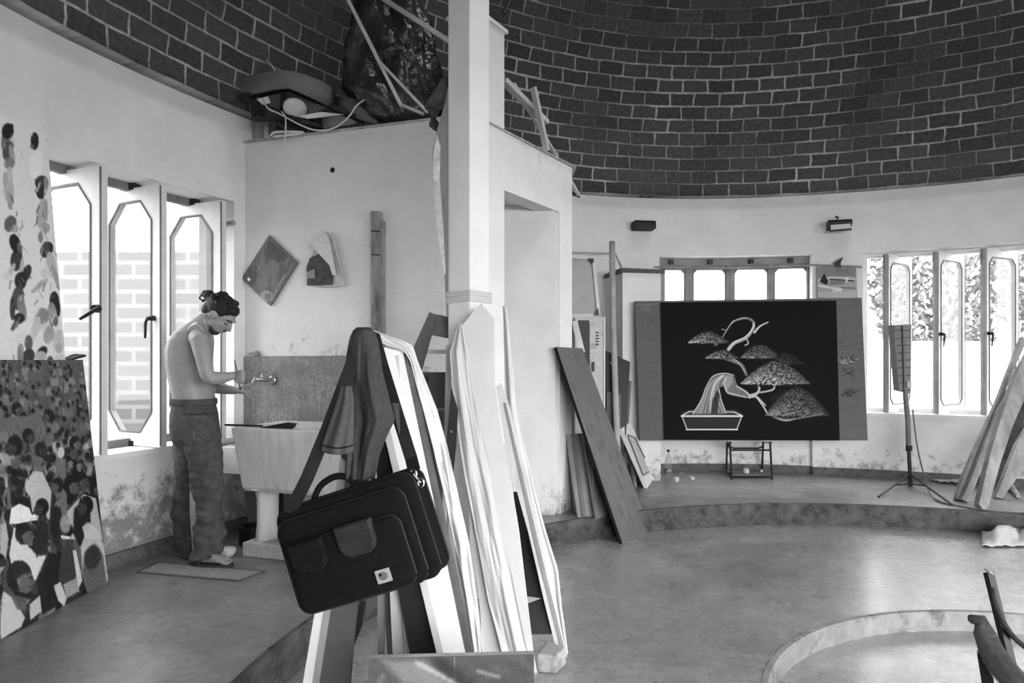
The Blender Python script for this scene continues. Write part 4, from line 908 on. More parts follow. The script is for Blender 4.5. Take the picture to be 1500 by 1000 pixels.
o = poly_slab('pale_figure_painting', q2, .03, M_lightwood); tag(o, 'tall pale canvas with scattered painted figures, leaning behind the crowd painting', 'painting'); painted('painted_face', cv, q2, o, rough=.6)
mb = MB(); a_ = P(92, 527, 3.78); mb.prism([P(93, 524, 3.80), P(108, 518, 3.86), P(126, 519, 3.90), P(104, 525, 3.82)], (0, 0, -.012)); o = mb.build('palette_knife', M_black); tag(o, 'flat dark palette knife lying on top edge of the crowd painting', 'knife')
o = MB().box(V((-2.30, 3.84, .02)), (.03, .04, .04)).build('wedge_block', M_lightwood); tag(o, 'small pale wedge under the corner of the crowd painting', 'wedge')

# ================================================================ bag, shirt and canvases in the foreground (about 1.9 m away)
YB = 1.90
# bag local frame
bc_ = P(528, 792, YB-.10); yaw = math.radians(10); roll = math.radians(18.5)
BR = Matrix.Rotation(-yaw, 3, 'Z')@Matrix.Rotation(-roll, 3, 'Y')
def Bp(x, y, z): return bc_+BR@V((x*.975, y, z*.975))   # x right, y away, z up
def rrect(w, h, r, n=6):
    pts = []
    for cx_, cz_, a0 in ((w/2-r, h/2-r, 0), (-w/2+r, h/2-r, PI/2), (-w/2+r, -h/2+r, PI), (w/2-r, -h/2+r, 1.5*PI)):
        for i in range(n+1): a = a0+PI/2*i/n; pts.append((cx_+r*math.cos(a), cz_+r*math.sin(a)))
    return pts
def pad(mb, w, h, r, y0, y1, cx=0, cz=0, puff=.012):
    """rounded slab between depths y0 (front) and y1"""
    rings = []
    for y, s in ((y1, .94), (y1-puff*.6, .99), (y0+puff, 1.0), (y0+puff*.35, .975), (y0, .90)):
        rings.append([Bp(cx+x*s, y, cz+z*s) for x, z in rrect(w, h, r)])
    mb.loft(rings); return mb
bag = empty('messenger_bag', bc_-V((0, 0, .17)), 'black fabric messenger bag hanging by its strap from the leaning canvases', 'bag')
BW, BH = .412, .285
pad(MB(), BW, BH, .035, -.035, .075).build('main_compartment', M_bagm, bag, smooth=True)
pad(MB(), .375, .255, .035, -.062, -.030, -.008, -.012).build('front_compartment', M_bagm, bag, smooth=True)
pad(MB(), .335, .185, .03, -.085, -.055, -.010, -.040).build('front_pocket', M_bagm, bag, smooth=True)
def piping(w, h, r, y, cx=0, cz=0, rad=.0028, m=M_bag2, nm='zipper'):
    p = [Bp(cx+x, y, cz+z) for x, z in rrect(w, h, r)]; MB().tube(p+[p[0]], rad, 6, caps=False).build(nm, m, bag)
piping(BW*.995, BH*.995, .035, -.020); piping(BW*.998, BH*.998, .035, .058); piping(.374, .254, .035, -.050, -.008, -.012); piping(.333, .183, .03, -.074, -.010, -.040)
def flap(cx, cz, w, h, m):
    mb = MB(); rings = []
    o_ = [(-w/2, h/2), (w/2, h/2), (w/2, -h*.15), (w*.42, -h*.38), (w*.25, -h*.5), (-w*.25, -h*.5), (-w*.42, -h*.38), (-w/2, -h*.15)]
    for y, s in ((-.082, 1), (-.093, 1), (-.100, .88)): rings.append([Bp(cx+x*s, y, cz+z*s) for x, z in o_])
    mb.loft(rings).build('pocket_flap', m, bag, smooth=False)
flap(.035, .020, .105, .085, mat('flap_worn', .14, .8, .06, 18, .2, 60)); flap(-.105, .012, .10, .085, M_bagm)
lab = MB().prism([Bp(.056, -.088, -.072), Bp(.096, -.088, -.072), Bp(.096, -.088, -.106), Bp(.056, -.088, -.106)], BR@V((0, -.003, 0))).build('label_patch', mat('label', .62, .6, .05, 40), bag)
MB().prism([Bp(.076+.012*math.cos(a), -.0915, -.089+.011*math.sin(a)) for a in [2*PI*k/14 for k in range(14)]], BR@V((0, -.001, 0))).build('emblem', mat('emblem_grey', .40), lab)
MB().prism([Bp(.070+.004*math.cos(a), -.093, -.084+.004*math.sin(a)) for a in [2*PI*k/8 for k in range(8)]], BR@V((0, -.001, 0))).build('emblem_dot', M_black, lab)
mb = MB(); mb.tube(smooth_pts([Bp(-.095, .0, .138), Bp(-.085, 0, .155), Bp(-.060, .0, .176), Bp(-.02, .0, .186), Bp(.012, 0, .178), Bp(.030, 0, .158), Bp(.038, 0, .138)], 4), .009, 8); mb.build('handle', M_bagm, bag, smooth=True)
M_chrome = mat('chrome', .75, .2, .02, metal=1)
for a_, b_ in (((.200, .0, .128), (.212, .0, .100)), ((-.205, -.01, -.01), (-.207, -.01, -.05))):
    k = MB(); p0, p1 = Bp(*a_), Bp(*b_); k.tube([p0, p1], .0035, 6)
    for c in (p0, p1): k.tube([c+V((.008*math.cos(t_), 0, .011*math.sin(t_))) for t_ in [2*PI*i/10 for i in range(11)]], .0028, 6)
    k.build('clasp', M_chrome, bag)
MB().prism([Bp(-.202, .0, .072), Bp(-.182, -.0, .066), Bp(-.188, 0, .034), Bp(-.204, 0, .04)], (0, -.002, 0)).build('paper_tag', mat('paper', .8), bag)
def strap(pts, w, nm, parent, m, th=.003):
    """flat strap through image points (px,py,Y)"""
    mb = MB(); c = [P(*p) for p in pts]; rings = []
    for i, p in enumerate(c):
        d = (c[min(i+1, len(c)-1)]-c[max(i-1, 0)]).normalized(); x = V((d.z, 0, -d.x)).normalized(); y = V((0, 1, 0))
        rings.append([p+x*w/2-y*th/2, p-x*w/2-y*th/2, p-x*w/2+y*th/2, p+x*w/2+y*th/2])
    return mb.loft(rings).build(nm, m, parent)
strap([(424, 752, 1.80), (450, 700, 1.79), (478, 632, 1.79), (505, 560, 1.80), (526, 505, 1.83), (538, 486, 1.87), (548, 492, 1.90), (560, 535, 1.90), (580, 600, 1.87), (602, 670, 1.83), (607, 690, 1.80)], .034, 'shoulder_strap', bag, M_black)
st_b = strap([(532, 880, 1.93), (526, 915, 1.93), (512, 950, 1.93), (490, 990, 1.93), (455, 1030, 1.92)], .018, 'dangling_strap', None, M_black, .006); tag(st_b, 'black strap dangling down below the messenger bag', 'strap')
# shirt
sh = empty('t_shirt', P(535, 690, 1.80), 'dark grey t-shirt draped over the leaning canvases above the bag', 'shirt')
L_ = [(480, 523, 541), (484, 518, 546), (495, 513, 552), (515, 509, 556), (545, 506, 560), (580, 503, 569), (615, 503, 578), (640, 505, 566), (665, 507, 556), (705, 506, 548)]
def shf(u, v):
    y = 480+v*222; a, b_ = interp(y, L_); x = a+(b_-a)*u; c = math.sin(PI*u); fold = (.012*math.sin(u*9+v*1.5+.5)+.022*mnoise.noise(V((u*3.2-v*.8, v*1.6, 2)))+.008*mnoise.noise(V((u*9, v*3, 5))))*min(1, v*3)
    return P(x, y, 1.845-.022*v-.030*c-fold+(.02 if v < .02 else 0))
grid('front_drape', shf, 60, 50, M_shirt, sh, thick=.004)
def slv(u, v):
    L2 = [(565, 500, 514), (585, 494, 518), (620, 483, 518), (645, 474, 518), (656, 471, 518), (661, 472, 518)]; y = 565+v*96; a, b_ = interp(y, L2); x = a+(b_-a)*u
    return P(x, y+5*math.sin(PI*u)*v, 1.765-.020*math.sin(PI*u)-.004*math.sin(u*14+v*3))
sl = grid('sleeve', slv, 26, 24, mat('shirt_sleeve', .30, 1, .03, 80, .2, 300, .1), sh, thick=.004)
MB().tube([slv(u/12, .90)-V((0, .003, 0)) for u in range(13)], .0022, 5).build('hem_seam', M_black, sl)
def slv2(u, v): return P(498+20*u+3*v, 660+v*16*math.sin(PI*(.2+.6*u)), 1.815-.012*math.sin(PI*u))
grid('sleeve_underside', slv2, 12, 6, M_shirt, sh, thick=.004)
def bk(u, v): # rear part seen on the right of the strap
    y = 590+v*90; return P(572+v*24+u*(12+v*4), y, 1.86-.01*math.sin(u*5+v*3))
grid('back_sleeve', bk, 12, 20, M_shirt, sh, thick=.004)
# leaning canvases under the bag
def lean(name, TL, TR, BL, BR_, Yt, Yb, th, m, label, cat='canvas', group=None, zf=LOW, Yt2=None, Yb2=None):
    q = lean_pts(TL, TR, BL, BR_, Yt, Yb, zf, Yt2, Yb2); o = poly_slab(name, q, th, m); tag(o, label, cat, group); return o, q
o, q = lean('stretched_canvas', (545, 500), (556, 498), (468, 1000), (512, 1000), 1.95, 1.80, .02, mat('canvas_dark', .27, .8, .04, 8), 'narrow dark stretched canvas with a bright white edge below the bag')
poly_slab('white_edge', [q[0]-V((.034, 0, 0)), q[0], q[3], q[3]-V((.052, 0, 0))], .03, M_canvas, o)
poly_slab('raw_edge', [q[0]-V((.012, .003, 0)), q[0]-V((0, .003, 0)), q[3]-V((0, .003, 0)), q[3]-V((.022, .003, 0))], .003, M_wood, o)
lean('stretcher_bar', (553, 520), (563, 520), (553, 1000), (562, 1000), 2.08, 2.02, .02, M_wood, 'thin wooden stretcher bar below the bag, left of two pale bars', 'wood bar')
lean('stretcher_bar', (556, 520), (572, 520), (577, 1000), (593, 1000), 2.04, 1.98, .02, M_lightwood, 'pale wooden stretcher bar below the bag, left one of the touching pair', 'wood bar')
lean('stretcher_bar', (574, 520), (584, 520), (596, 1000), (608, 1000), 2.04, 1.98, .02, M_lightwood, 'pale wooden stretcher bar below the bag, right one touching the black board', 'wood bar')
lean('black_board', (528, 560), (541, 560), (608, 1000), (650, 1000), 2.02, 1.94, .012, M_black, 'long black board leaning under the bag beside the white canvas')
o, q = lean('white_canvas', (541, 503), (592, 516), (660, 1000), (693, 1000), 2.00, 1.92, .03, M_canvas, 'long blank white canvas leaning behind the dark grey t-shirt and the bag', Yt2=2.06, Yb2=1.98)
poly_slab('dark_edge', [q[1]-V((.002, .004, 0)), q[1]+V((.018, .004, -.01)), q[2]+V((.026, .0, 0)), q[2]-V((.002, .004, 0))], .03, mat('edge_dark', .30, .7, .05, 12), o)
lean('wood_strip', (531, 503), (541, 503), (650, 1000), (660, 1000), 1.99, 1.915, .012, M_lightwood, 'pale wooden strip along the left edge of the long white canvas', 'wood strip')
lean('wooden_rail', (541, 512), (561, 518), (552, 700), (570, 700), 2.10, 2.12, .02, M_wood, 'short wooden rail under the shirt at top of the leaning canvases', 'wood rail')
# white plastic over the canvases
CL = [(483, 545, 546), (492, 549, 572), (503, 558, 602), (512, 592, 607), (530, 602, 612), (560, 609, 624), (600, 620, 640), (650, 633, 654), (720, 650, 670), (800, 666, 688), (880, 682, 699), (950, 694, 707), (985, 700, 710)]
def cl(u, v):
    y = 483+v*502; a, b_ = interp(y, CL); x = a+(b_-a)*u
    return P(x, y, 2.04+.008*math.sin(u*5+v*4)+.006*math.sin(u*9+v*12)+.08*u*(1-v)+.012*mnoise.noise(V((u*4, v*12, 0))))
o = grid('plastic_sheet', cl, 26, 90, mat('white_plastic', .76, .35, .04, 6, .1, 30, .5), thick=.003); tag(o, 'crumpled white plastic sheet draped over the long white canvas', 'sheet')
# abstract painting lying lowest in front
q = [P(540, 963, 1.70), P(782, 957, 1.72), P(786, 1372, 1.685), P(536, 1372, 1.68)]
zf_ = LOW
for i in (2, 3): q[i].z = LOW
q = planar(q)
cv = Cv(260, 420, .33).from_quad([proj(p) for p in q]); rnd = random.Random(4)
for i in range(500):
    x, y = rnd.uniform(530, 780), rnd.uniform(960, 1350); cv.line([(x, y), (x+rnd.uniform(10, 50), y+rnd.uniform(5, 20))], rnd.uniform(4, 14), rnd.choice((.20, .26, .30, .36, .40)), .25, 10)
cv.poly([(560, 966), (620, 966), (660, 1000), (640, 1010), (590, 1000)], .56, .7, 12); cv.line([(610, 970), (650, 990), (700, 1020)], 6, .70, .6, 6); cv.line([(700, 982), (730, 990)], 5, .62, .6, 5); cv.line([(560, 990), (548, 1020)], 8, .5, .6, 8); cv.line([(665, 962), (667, 1100), (672, 1300)], 1.2, .62, .8, 1)
cv.line([(640, 968), (700, 1010), (760, 1040)], 16, .2, .5, 10); cv.grain(.015, 1)
o = poly_slab('abstract_painting', q, .018, M_lightwood); tag(o, 'dark abstract painting with pale streaks, cut by the bottom edge of the photo', 'painting'); painted('painted_face', cv, q, o, rough=.35)

# ================================================================ canvases against the column (3.1 - 3.5 m away)
YC = 3.38
# smooth white sheet
pts = [(705, 444), (724, 466), (725, 560), (737, 646), (750, 712), (761, 780), (782, 957), (790, 1000), (706, 1000), (704, 900), (690, 760), (674, 640), (660, 514), (676, 478), (692, 458)]
yb = {True: 3.30}
def dz(y): return 3.46-(y-444)/(1000-444)*.36
o = poly_slab('white_board', [P(x, y, dz(y)) for x, y in pts], .02, M_canvas); tag(o, 'tall smooth white board with a slanted top leaning on the column', 'board')
CC = [(474, 672, 676), (500, 664, 682), (515, 659, 686), (560, 662, 692), (600, 667, 700), (650, 673, 711), (700, 681, 721), (760, 693, 732), (820, 704, 746), (880, 715, 758), (940, 731, 770), (985, 742, 782)]
def cc(u, v):
    y = 474+v*511; a, b_ = interp(y, CC); x = a+(b_-a)*u; k = .03*mnoise.noise(V((u*2.6, v*2.2, 3)))+.005*math.sin(u*13+v*3)+.008*mnoise.noise(V((u*9, v*9, 0)))
    return P(x, y, dz(y)-.045+k)
o = grid('crumpled_cloth', cc, 40, 110, M_cloth, thick=.003); tag(o, 'long crumpled white cloth hanging in front of the smooth white board', 'cloth')
# dark perforated steel strip and a pale board left of it
o = poly_slab('perforated_strip', [P(x, y, 3.30) for x, y in ((661, 568), (671, 600), (668, 655), (663, 703), (652, 668), (657, 610))], .01, M_black); tag(o, 'dark steel strip with bright rivet holes between the cloths', 'metal strip')
for x, y in ((661, 632), (659, 675)): MB().lathe(P(x, y, 3.295), [(.006, 0), (.005, .004)], 10, V((0, -1, 0))).build('rivet', M_steel, o)
lean('narrow_white_board', (653, 505), (663, 503), (651, 700), (654, 700), 3.50, 3.42, .015, M_canvas, 'narrow white board standing between the cabinet wreck and crumpled cloth', 'board')
# canvas with wooden edge to the right of the column
def lp(x, y, top=556, bot=962): return P(x, y, 3.46-(y-top)/(bot-top)*.20)
o = poly_slab('wood_edged_canvas', [lp(x, y) for x, y in ((727, 566), (735, 560), (748, 600), (760, 650), (778, 720), (795, 800), (815, 900), (831, 962), (816, 956), (797, 880), (774, 780), (755, 712), (738, 640))], .03, M_lightwood); tag(o, 'wooden edged canvas leaning right of the column, resting on stone block', 'canvas')
poly_slab('inner_slat', [lp(x, y)-V((0, .006, 0)) for x, y in ((738, 590), (741, 590), (790, 800), (829, 958), (822, 950), (784, 800))], .006, M_wood, o)
CR = [(448, 738, 741), (470, 739, 744), (520, 740, 749), (600, 744, 757), (640, 752, 765), (720, 768, 783), (780, 782, 799), (833, 796, 816), (890, 810, 822), (958, 828, 831)]
def cr(u, v):
    y = 448+v*510; a, b_ = interp(y, CR); return P(a+(b_-a)*u, y, 3.58-.26*v+.012*math.sin(u*7+v*4))
o = grid('rolled_canvas', cr, 14, 80, mat('rolled_canvas_m', .78, .8, .03, 6), thick=.012); tag(o, 'tall narrow strip of rolled white canvas right of the column', 'canvas roll')
lean('black_canvas', (752, 720), (772, 720), (776, 960), (816, 960), 3.60, 3.30, .02, M_black, 'black canvas in the gap between white board and wood edged canvas', zf=LOW+.1)
o = poly_slab('grey_offcut', [P(771, 873, 3.28), P(793, 876, 3.30), P(772, 884, 3.27)], .02, M_wood); tag(o, 'small pale wedge shaped offcut against the black canvas', 'offcut')
mb = MB(); q = [PZ(785, 985, LOW), PZ(815, 988, LOW), PZ(830, 974, LOW), PZ(800, 962, LOW)]; mb.prism(q, (0, 0, .085)); o = mb.build('stone_block', M_conc, bevel=.012); tag(o, 'rough stone block on the floor propping the leaning canvases', 'stone')
o = poly_slab('brick_stub', [P(764, 815, 3.52), P(771, 812, 3.52), P(771, 850, 3.52), P(764, 855, 3.52)], .05, M_conc); tag(o, 'small upright brick stub in the gap behind the white board', 'brick')
# tape band round the column
mb = MB()
for z_, r_ in ((427, .052), (431, .056), (436, .053), (440, .057)):
    c = (cL+cR+cF+cBk)/4; zc = CZ-(z_-HOR)/1000*3.5; k = 1.045
    p4 = [c+(p-c)*k for p in (cL, cF, cR, cBk)]; p4 = [V((p.x, p.y, zc+(.006 if i % 2 else 0))) for i, p in enumerate(p4)]; mb.tube(p4+[p4[0]], .009, 6, caps=False)
o = mb.build('binding_tape', M_cloth); tag(o, 'band of white binding tape wrapped round the column', 'tape')
# warped plank beside the column
pl_ = [(663, 116), (666, 160), (667, 300), (668, 466), (654, 464), (651, 400), (641, 340), (635, 270), (633, 225), (640, 190), (652, 150), (657, 122)]
o = poly_slab('warped_plank', [P(x, y, 3.60) for x, y in pl_], .03, mat('warped_wood', .46, .8, .10, 6, .3, 30, stretch=(1, 1, .2))); tag(o, 'tall warped brown plank standing against the left side of the column', 'plank')
poly_slab('peeling_edge', [P(x, y, 3.596) for x, y in ((640, 196), (645, 215), (644, 260), (649, 330), (653, 400), (651, 402), (641, 342), (635, 272), (634, 228))], .008, mat('peel', .70, .9, .12, 20), o)
o = MB().tube([P(655, 118, 3.66), P(640, 150, 3.75), P(633, 160, 3.8), P(636, 182, 3.78), P(640, 190, 3.7)], [.03, .05, .045, .03, .012], 10).build('dirty_rag', mat('rag_dark', .28, .9, .12, 18, .6, 20)); tag(o, 'dirty rag caught at the top end of the warped plank', 'rag')
# broken cabinet pieces
cab = empty('broken_cabinet', V((P(630, 0, 3.75).x, 3.75, LOW)), 'broken dark wooden cabinet frame standing left of the column', 'cabinet')
poly_slab('side_rail', [P(x, y, 3.68) for x, y in ((629, 457), (640, 461), (618, 540), (612, 560), (604, 512))], .03, M_darkwood, cab)
poly_slab('panel', [P(x, y, 3.70) for x, y in ((640, 460), (670, 467), (664, 497), (629, 490))], .02, mat('cab_panel', .40, .6, .07, 9), cab)
poly_slab('dark_back', [P(x, y, 3.74) for x, y in ((668, 466), (686, 466), (668, 500), (660, 500))], .02, M_black, cab)
qd = lean_pts((614, 545), (653, 545), (616, 700), (653, 700), 3.76, 3.76, LOW); poly_slab('door', qd, .04, M_darkwood, cab)
poly_slab('shelf_edge', [P(x, y, 3.72) for x, y in ((616, 512), (653, 512), (653, 518), (616, 518))], .04, M_lightwood, cab)
for y in (598,): poly_slab('door_rail', [P(x, yy, 3.73) for x, yy in ((618, y), (653, y), (653, y+4), (618, y+4))], .02, M_wood, cab)
MB().lathe(P(623, 555, 3.72), [(.02, 0), (.022, .01), (.018, .02)], 12, V((0, -1, 0))).build('knob', M_black, cab)
# ================================================================ big bonsai board and its stand
YP = 6.92
q = planar([P(930, 441, YP), P(1262, 436, YP-.02), P(1271, 645, YP-.10), P(937, 645, YP-.06)])
cv = Cv(360, 220, .36).from_quad([proj(p) for p in q]); rnd = random.Random(9)
for i in range(500):
    x, y = rnd.uniform(925, 1272), rnd.uniform(436, 645); cv.line([(x, y), (x+rnd.uniform(6, 24), y+rnd.uniform(-1, 1))], rnd.uniform(.8, 3), rnd.choice((.29, .33, .38, .44, .41)), .3, 3)
cv.line([(932, 447), (968, 445)], 2, .5, .5); cv.ell(945, 452, 8, 4, .5, .4, 0, 4)
for bx, by, sp_n in ((1240, 528, 50), (1240, 545, 24), (1243, 576, 40)):
    for i in range(sp_n):
        a = rnd.uniform(-PI*.85, PI*.15); x = bx+rnd.uniform(-12, 10); y = by+rnd.uniform(-3, 5); cv.line([(x, y), (x+8*math.cos(a), y+5*math.sin(a))], .9, rnd.choice((.66, .5, .16, .14, .6)) if by < 540 else rnd.choice((.16, .14, .22, .45)), .9)
cv.grain(.015)
brd = poly_slab('bonsai_painting', q, .05, M_darkwood); tag(brd, 'wide dark board bearing a black painting of a bonsai tree in a shallow pot', 'painting'); painted('board_face', cv, q, brd, rough=.7)
def onboard(px, py, off=.022):
    n = (q[1]-q[0]).cross(q[3]-q[0]).normalized(); c = V((0, 0, CZ)); d = P(px, py, 1)-c
    if n.dot(d) > 0: n = -n
    return c+d*((q[0]+n*off-c).dot(n)/d.dot(n))
q = [onboard(968, 443), onboard(1225, 440), onboard(1230, 645), onboard(973, 643.5)]
cv = Cv(520, 410, .05).from_quad([proj(p) for p in q])
# pot
cv.poly([(997, 605), (1010, 600), (1076, 600), (1087, 607), (1083, 613), (1001, 613)], .30, .6, 3); cv.poly([(1000, 611), (1084, 611), (1078, 629), (1006, 629)], .17)
for a, b, w_ in (((998, 609.5), (1086, 609.5), 2.6), ((998, 609), (1009, 603), 1.5), ((1009, 603), (1074, 603.5), 1.3), ((1074, 603.5), (1086, 609), 1.6), ((999, 611), (1006, 629), 1.3), ((1085, 611), (1078, 629), 1.3), ((1005, 629), (1079, 629), 2.0)): cv.line([a, b], w_, .80)
# trunk
cv.poly([(1014, 607), (1026, 588), (1035, 566), (1042, 552), (1052, 547), (1066, 547), (1075, 552), (1077, 560), (1080, 566), (1094, 574), (1099, 582), (1092, 583), (1072, 580), (1064, 577), (1059, 566), (1053, 568), (1051, 578), (1057, 590), (1064, 606)], .42)
for a in range(60):
    t = rnd.random(); x0 = 1016+t*44; cv.line([(x0, 605), (x0*.55+1040*.45, 585), (x0*.3+1048*.7, 562), (1056+4*t, 550)], rnd.uniform(.5, 1.4), rnd.choice((.70, .80, .62, .88, .25, .30)), .55)
cv.poly([(1040, 606), (1043, 585), (1050, 570), (1052, 580), (1050, 606)], .13, .8, 2); cv.poly([(1060, 550), (1072, 551), (1072, 562), (1062, 574), (1060, 566)], .62, .7, 3)
cv.line([(1060, 562), (1064, 574), (1076, 578), (1092, 582)], 2, .75, .7); cv.line([(1062, 554), (1058, 562)], 3, .78, .6, 2); cv.line([(1078, 566), (1090, 573), (1098, 580)], 2.2, .74, .8)
cv.line([(1052, 570), (1056, 588), (1062, 604)], 1.5, .82, .8); cv.line([(1014, 606), (1026, 587), (1034, 566), (1044, 551), (1060, 547), (1074, 550)], 1.2, .85, .8)
# lower branch to the right
cv.line([(1096, 582), (1106, 581), (1114, 588), (1120, 594)], 4, .66, .9, 1.5, 2); cv.line([(1108, 583), (1118, 597), (1123, 606)], 2, .78, .9); cv.line([(1097, 580), (1108, 576), (1111, 568), (1105, 562), (1099, 561)], 4.5, .70, .9, 1.4, 1.2); cv.line([(1112, 575), (1124, 573), (1132, 570), (1134, 563)], 2.4, .70, .9)
cv.line([(1123, 606), (1135, 612), (1150, 616), (1165, 613), (1185, 609)], 2, .66, .9)
# upper trunk
cv.line([(1060, 524), (1076, 530), (1086, 536), (1092, 549)], 6, .42, .9, 2, 4); cv.line([(1060, 523), (1078, 529), (1090, 545)], 1.4, .72, .8)
cv.line([(1066, 512), (1074, 503), (1090, 496), (1098, 488), (1103, 478), (1101, 470), (1092, 466), (1080, 468), (1070, 474), (1058, 493)], 5.5, .62, .95, 1.3, 1.4)
cv.line([(1066, 512), (1076, 501), (1090, 494), (1100, 483), (1103, 474)], 1.4, .90, .8); cv.line([(1094, 466), (1101, 471)], 4, .3, .5, 2); cv.line([(1104, 487), (1112, 478), (1124, 472)], 3.4, .76, .95, 1.2, 1.6); cv.line([(1092, 496), (1095, 503), (1090, 506)], 1.6, .72)
cv.line([(1070, 474), (1074, 470)], 1.2, .8); cv.line([(1062, 484), (1056, 482)], 1, .7); cv.line([(1058, 493), (1050, 504), (1046, 506)], 1.6, .5)
def leaves(x0, yb, rx, ht, n_, dark=.18, hi=.8, under=.12):
    top = [(x0-rx+2*rx*i/24, yb-ht*(1-abs(-1+2*i/24)**1.7)) for i in range(25)]
    cv.poly(top+[(x0+rx*.6, yb+ht*under), (x0-rx*.6, yb+ht*under)], dark, .9, 3)
    for i in range(n_):
        t = rnd.uniform(-1, 1); h_ = ht*(1-abs(t)**1.7); u = rnd.random(); x = x0+rx*t; y = yb+ht*under*.6*(1-abs(t))-u*h_
        l = (1-.5*max(0, t))*(1-.45*u); cv.line([(x, y), (x+rnd.uniform(.8, 2.2), y+rnd.uniform(-1.6, 1.0))], rnd.uniform(.7, 1.35), hi*l*rnd.uniform(.4, 1.1), .85)
leaves(1036, 502, 29, 17, 420); leaves(1056, 525, 24, 12, 230, .14, .8); leaves(1112, 524, 28, 20, 420, .14, .66); leaves(1150, 533, 26, 16, 190, .10, .36)
leaves(1134, 562, 50, 34, 1300, .13, .92); cv.ell(1142, 582, 16, 9, .15, .5, -.5, 6); leaves(1166, 608, 46, 42, 1500, .12, .66); cv.line([(1122, 605), (1140, 612), (1160, 614), (1185, 610), (1205, 606)], 1.6, .5, .7)
cv.grain(.014)
o = poly_slab('black_canvas_panel', q, .02, M_black, brd); painted('bonsai_picture', cv, q, o, rough=.75)
# metal stool carrying the board
stl = empty('metal_stool', PZ(1098, 700, 0), 'black tubular metal stool standing under the bonsai board', 'stool')
FL = [PZ(1072, 703, 0), PZ(1131, 703, 0)]; BL_ = [PZ(1064, 692, 0), PZ(1116, 692, 0)]
zs = CZ-(646-HOR)/1000*6.85-.0
def sp3(px, py, Y): return P(px, py, Y)
for a_, tx in ((FL[0], 1069), (FL[1], 1128), (BL_[0], 1065), (BL_[1], 1118)):
    MB().tube([a_, P(tx, 646.5, a_.y+(.07 if a_.y < 7.3 else -.08))], .011, 8).build('leg', M_black, stl)
yf, yb_ = FL[0].y+.04, BL_[0].y-.05
mb = MB(); mb.tube([P(1070, 659, yf), P(1129, 659, yf)], .010, 8); mb.build('stretcher', M_black, stl)
mb = MB(); mb.tube([P(1066, 646, yb_), P(1067, 654, yb_), P(1075, 656.5, yb_), P(1110, 656.5, yb_), P(1117, 654, yb_)], .010, 8); mb.build('stretcher', M_black, stl)
mb = MB(); mb.bar(P(1065, 648, yb_), P(1070, 648, yf), .03, .012); mb.build('side_rail', M_black, stl); mb = MB(); mb.bar(P(1118, 648, yb_), P(1129, 648, yf), .03, .012); mb.build('side_rail', M_black, stl)
c = PZ(1097, 697, 0); o = MB().box(V((c.x, c.y, .032)), (.44, .26, .02)).build('painted_scrap_board', M_darkwood); tag(o, 'low dark scrap board lying on the floor beneath the metal stool', 'board')
o = MB().lathe(V((c.x-.05, c.y-.06, .043)), [(.03, 0), (.034, .03), (.02, .05)], 10).build('crumpled_paper', M_cloth); tag(o, 'small white crumpled paper on the scrap board under the stool', 'paper')
o = MB().lathe(V((c.x+.14, c.y+.03, .043)), [(.03, 0), (.03, .02), (.02, .024)], 10).build('jar_lid', M_steel); tag(o, 'small pale jar lid on the scrap board, right of the crumpled paper', 'lid')
# bottle and small pots
bp_ = PZ(979, 703, 0); bt = empty('plastic_bottle', bp_, 'clear plastic bottle with black cap standing by the pier', 'bottle')
MB().lathe(bp_, [(.036, 0), (.040, .01), (.040, .17), (.038, .20), (.028, .245), (.014, .275), (.013, .295)], 18).build('bottle_body', M_bottle, bt, smooth=True)
MB().lathe(bp_+V((0, 0, .295)), [(.016, 0), (.016, .022), (.014, .024)], 12).build('cap', M_black, bt); lb_ = MB().lathe(bp_+V((0, 0, .07)), [(.0408, 0), (.0408, .06)], 18).build('bottle_label', mat('label_dark', .34, .6, .1, 30), bt)
MB().tube([bp_+V((-.02, -.037, .09)), bp_+V((.0, -.042, .115)), bp_+V((.02, -.038, .10))], .006, 6).build('label_swoosh', M_cloth, lb_)
for px, py, r_, h_, lb in ((991, 705, .028, .045, 'tiny white paint pot on the floor, nearest the bottle'), (999, 699, .03, .05, 'tiny translucent paint pot behind the white one by the bottle'), (1014, 702, .028, .03, 'tiny low paint pot lying furthest right of the bottle')):
    o = MB().lathe(PZ(px, py, 0), [(r_*.85, 0), (r_, h_), (r_*.9, h_), (r_*.8, h_*.4)], 14).build('paint_cup', M_cloth if px != 999 else M_bottle); tag(o, lb, 'pot')
# picture on the window pier with dark ornament
tA = th_px(1197); tB = th_px(1255)
def wp(px, py, off=-.03):
    w_ = W(th_px(px), off); return V((w_.x, w_.y, CZ-(py-HOR)/1000*w_.y))
q = planar([wp(1196, 391, -.05), wp(1253, 389, -.05), wp(1255, 436, -.05), wp(1197, 436, -.05)])
cv = Cv(150, 120, .62).from_quad([proj(p) for p in q])
cv.poly([(1197, 391), (1253, 389), (1254, 405), (1197, 408)], .48, .9, 4); cv.line([(1198, 410), (1220, 406), (1252, 409)], 3, .72); cv.line([(1216, 409), (1250, 411)], 2, .22); cv.poly([(1216, 411), (1235, 410), (1236, 416), (1214, 418)], .46, .9, 3)
cv.poly([(1201, 411), (1207, 400), (1213, 412), (1211, 417), (1203, 414)], .15); cv.poly([(1236, 406), (1244, 405), (1240, 414)], .82); cv.line([(1199, 418), (1215, 421), (1232, 424), (1220, 426)], 3, .84, .7, 3); cv.line([(1232, 421), (1252, 422)], 2, .3, .6, 2); cv.poly([(1197, 428), (1254, 426), (1254, 436), (1197, 436)], .72, .7, 4)
for i in range(9): cv.line([(1224+i*2.2, 394), (1224+i*2.2+rnd.uniform(-.4, .8), 397.5)], .7, .25, .8)
for i in range(8): cv.line([(1228+i*2.2, 399), (1229+i*2.2, 401)], .6, .32, .7)
cv.grain(.02, 1)
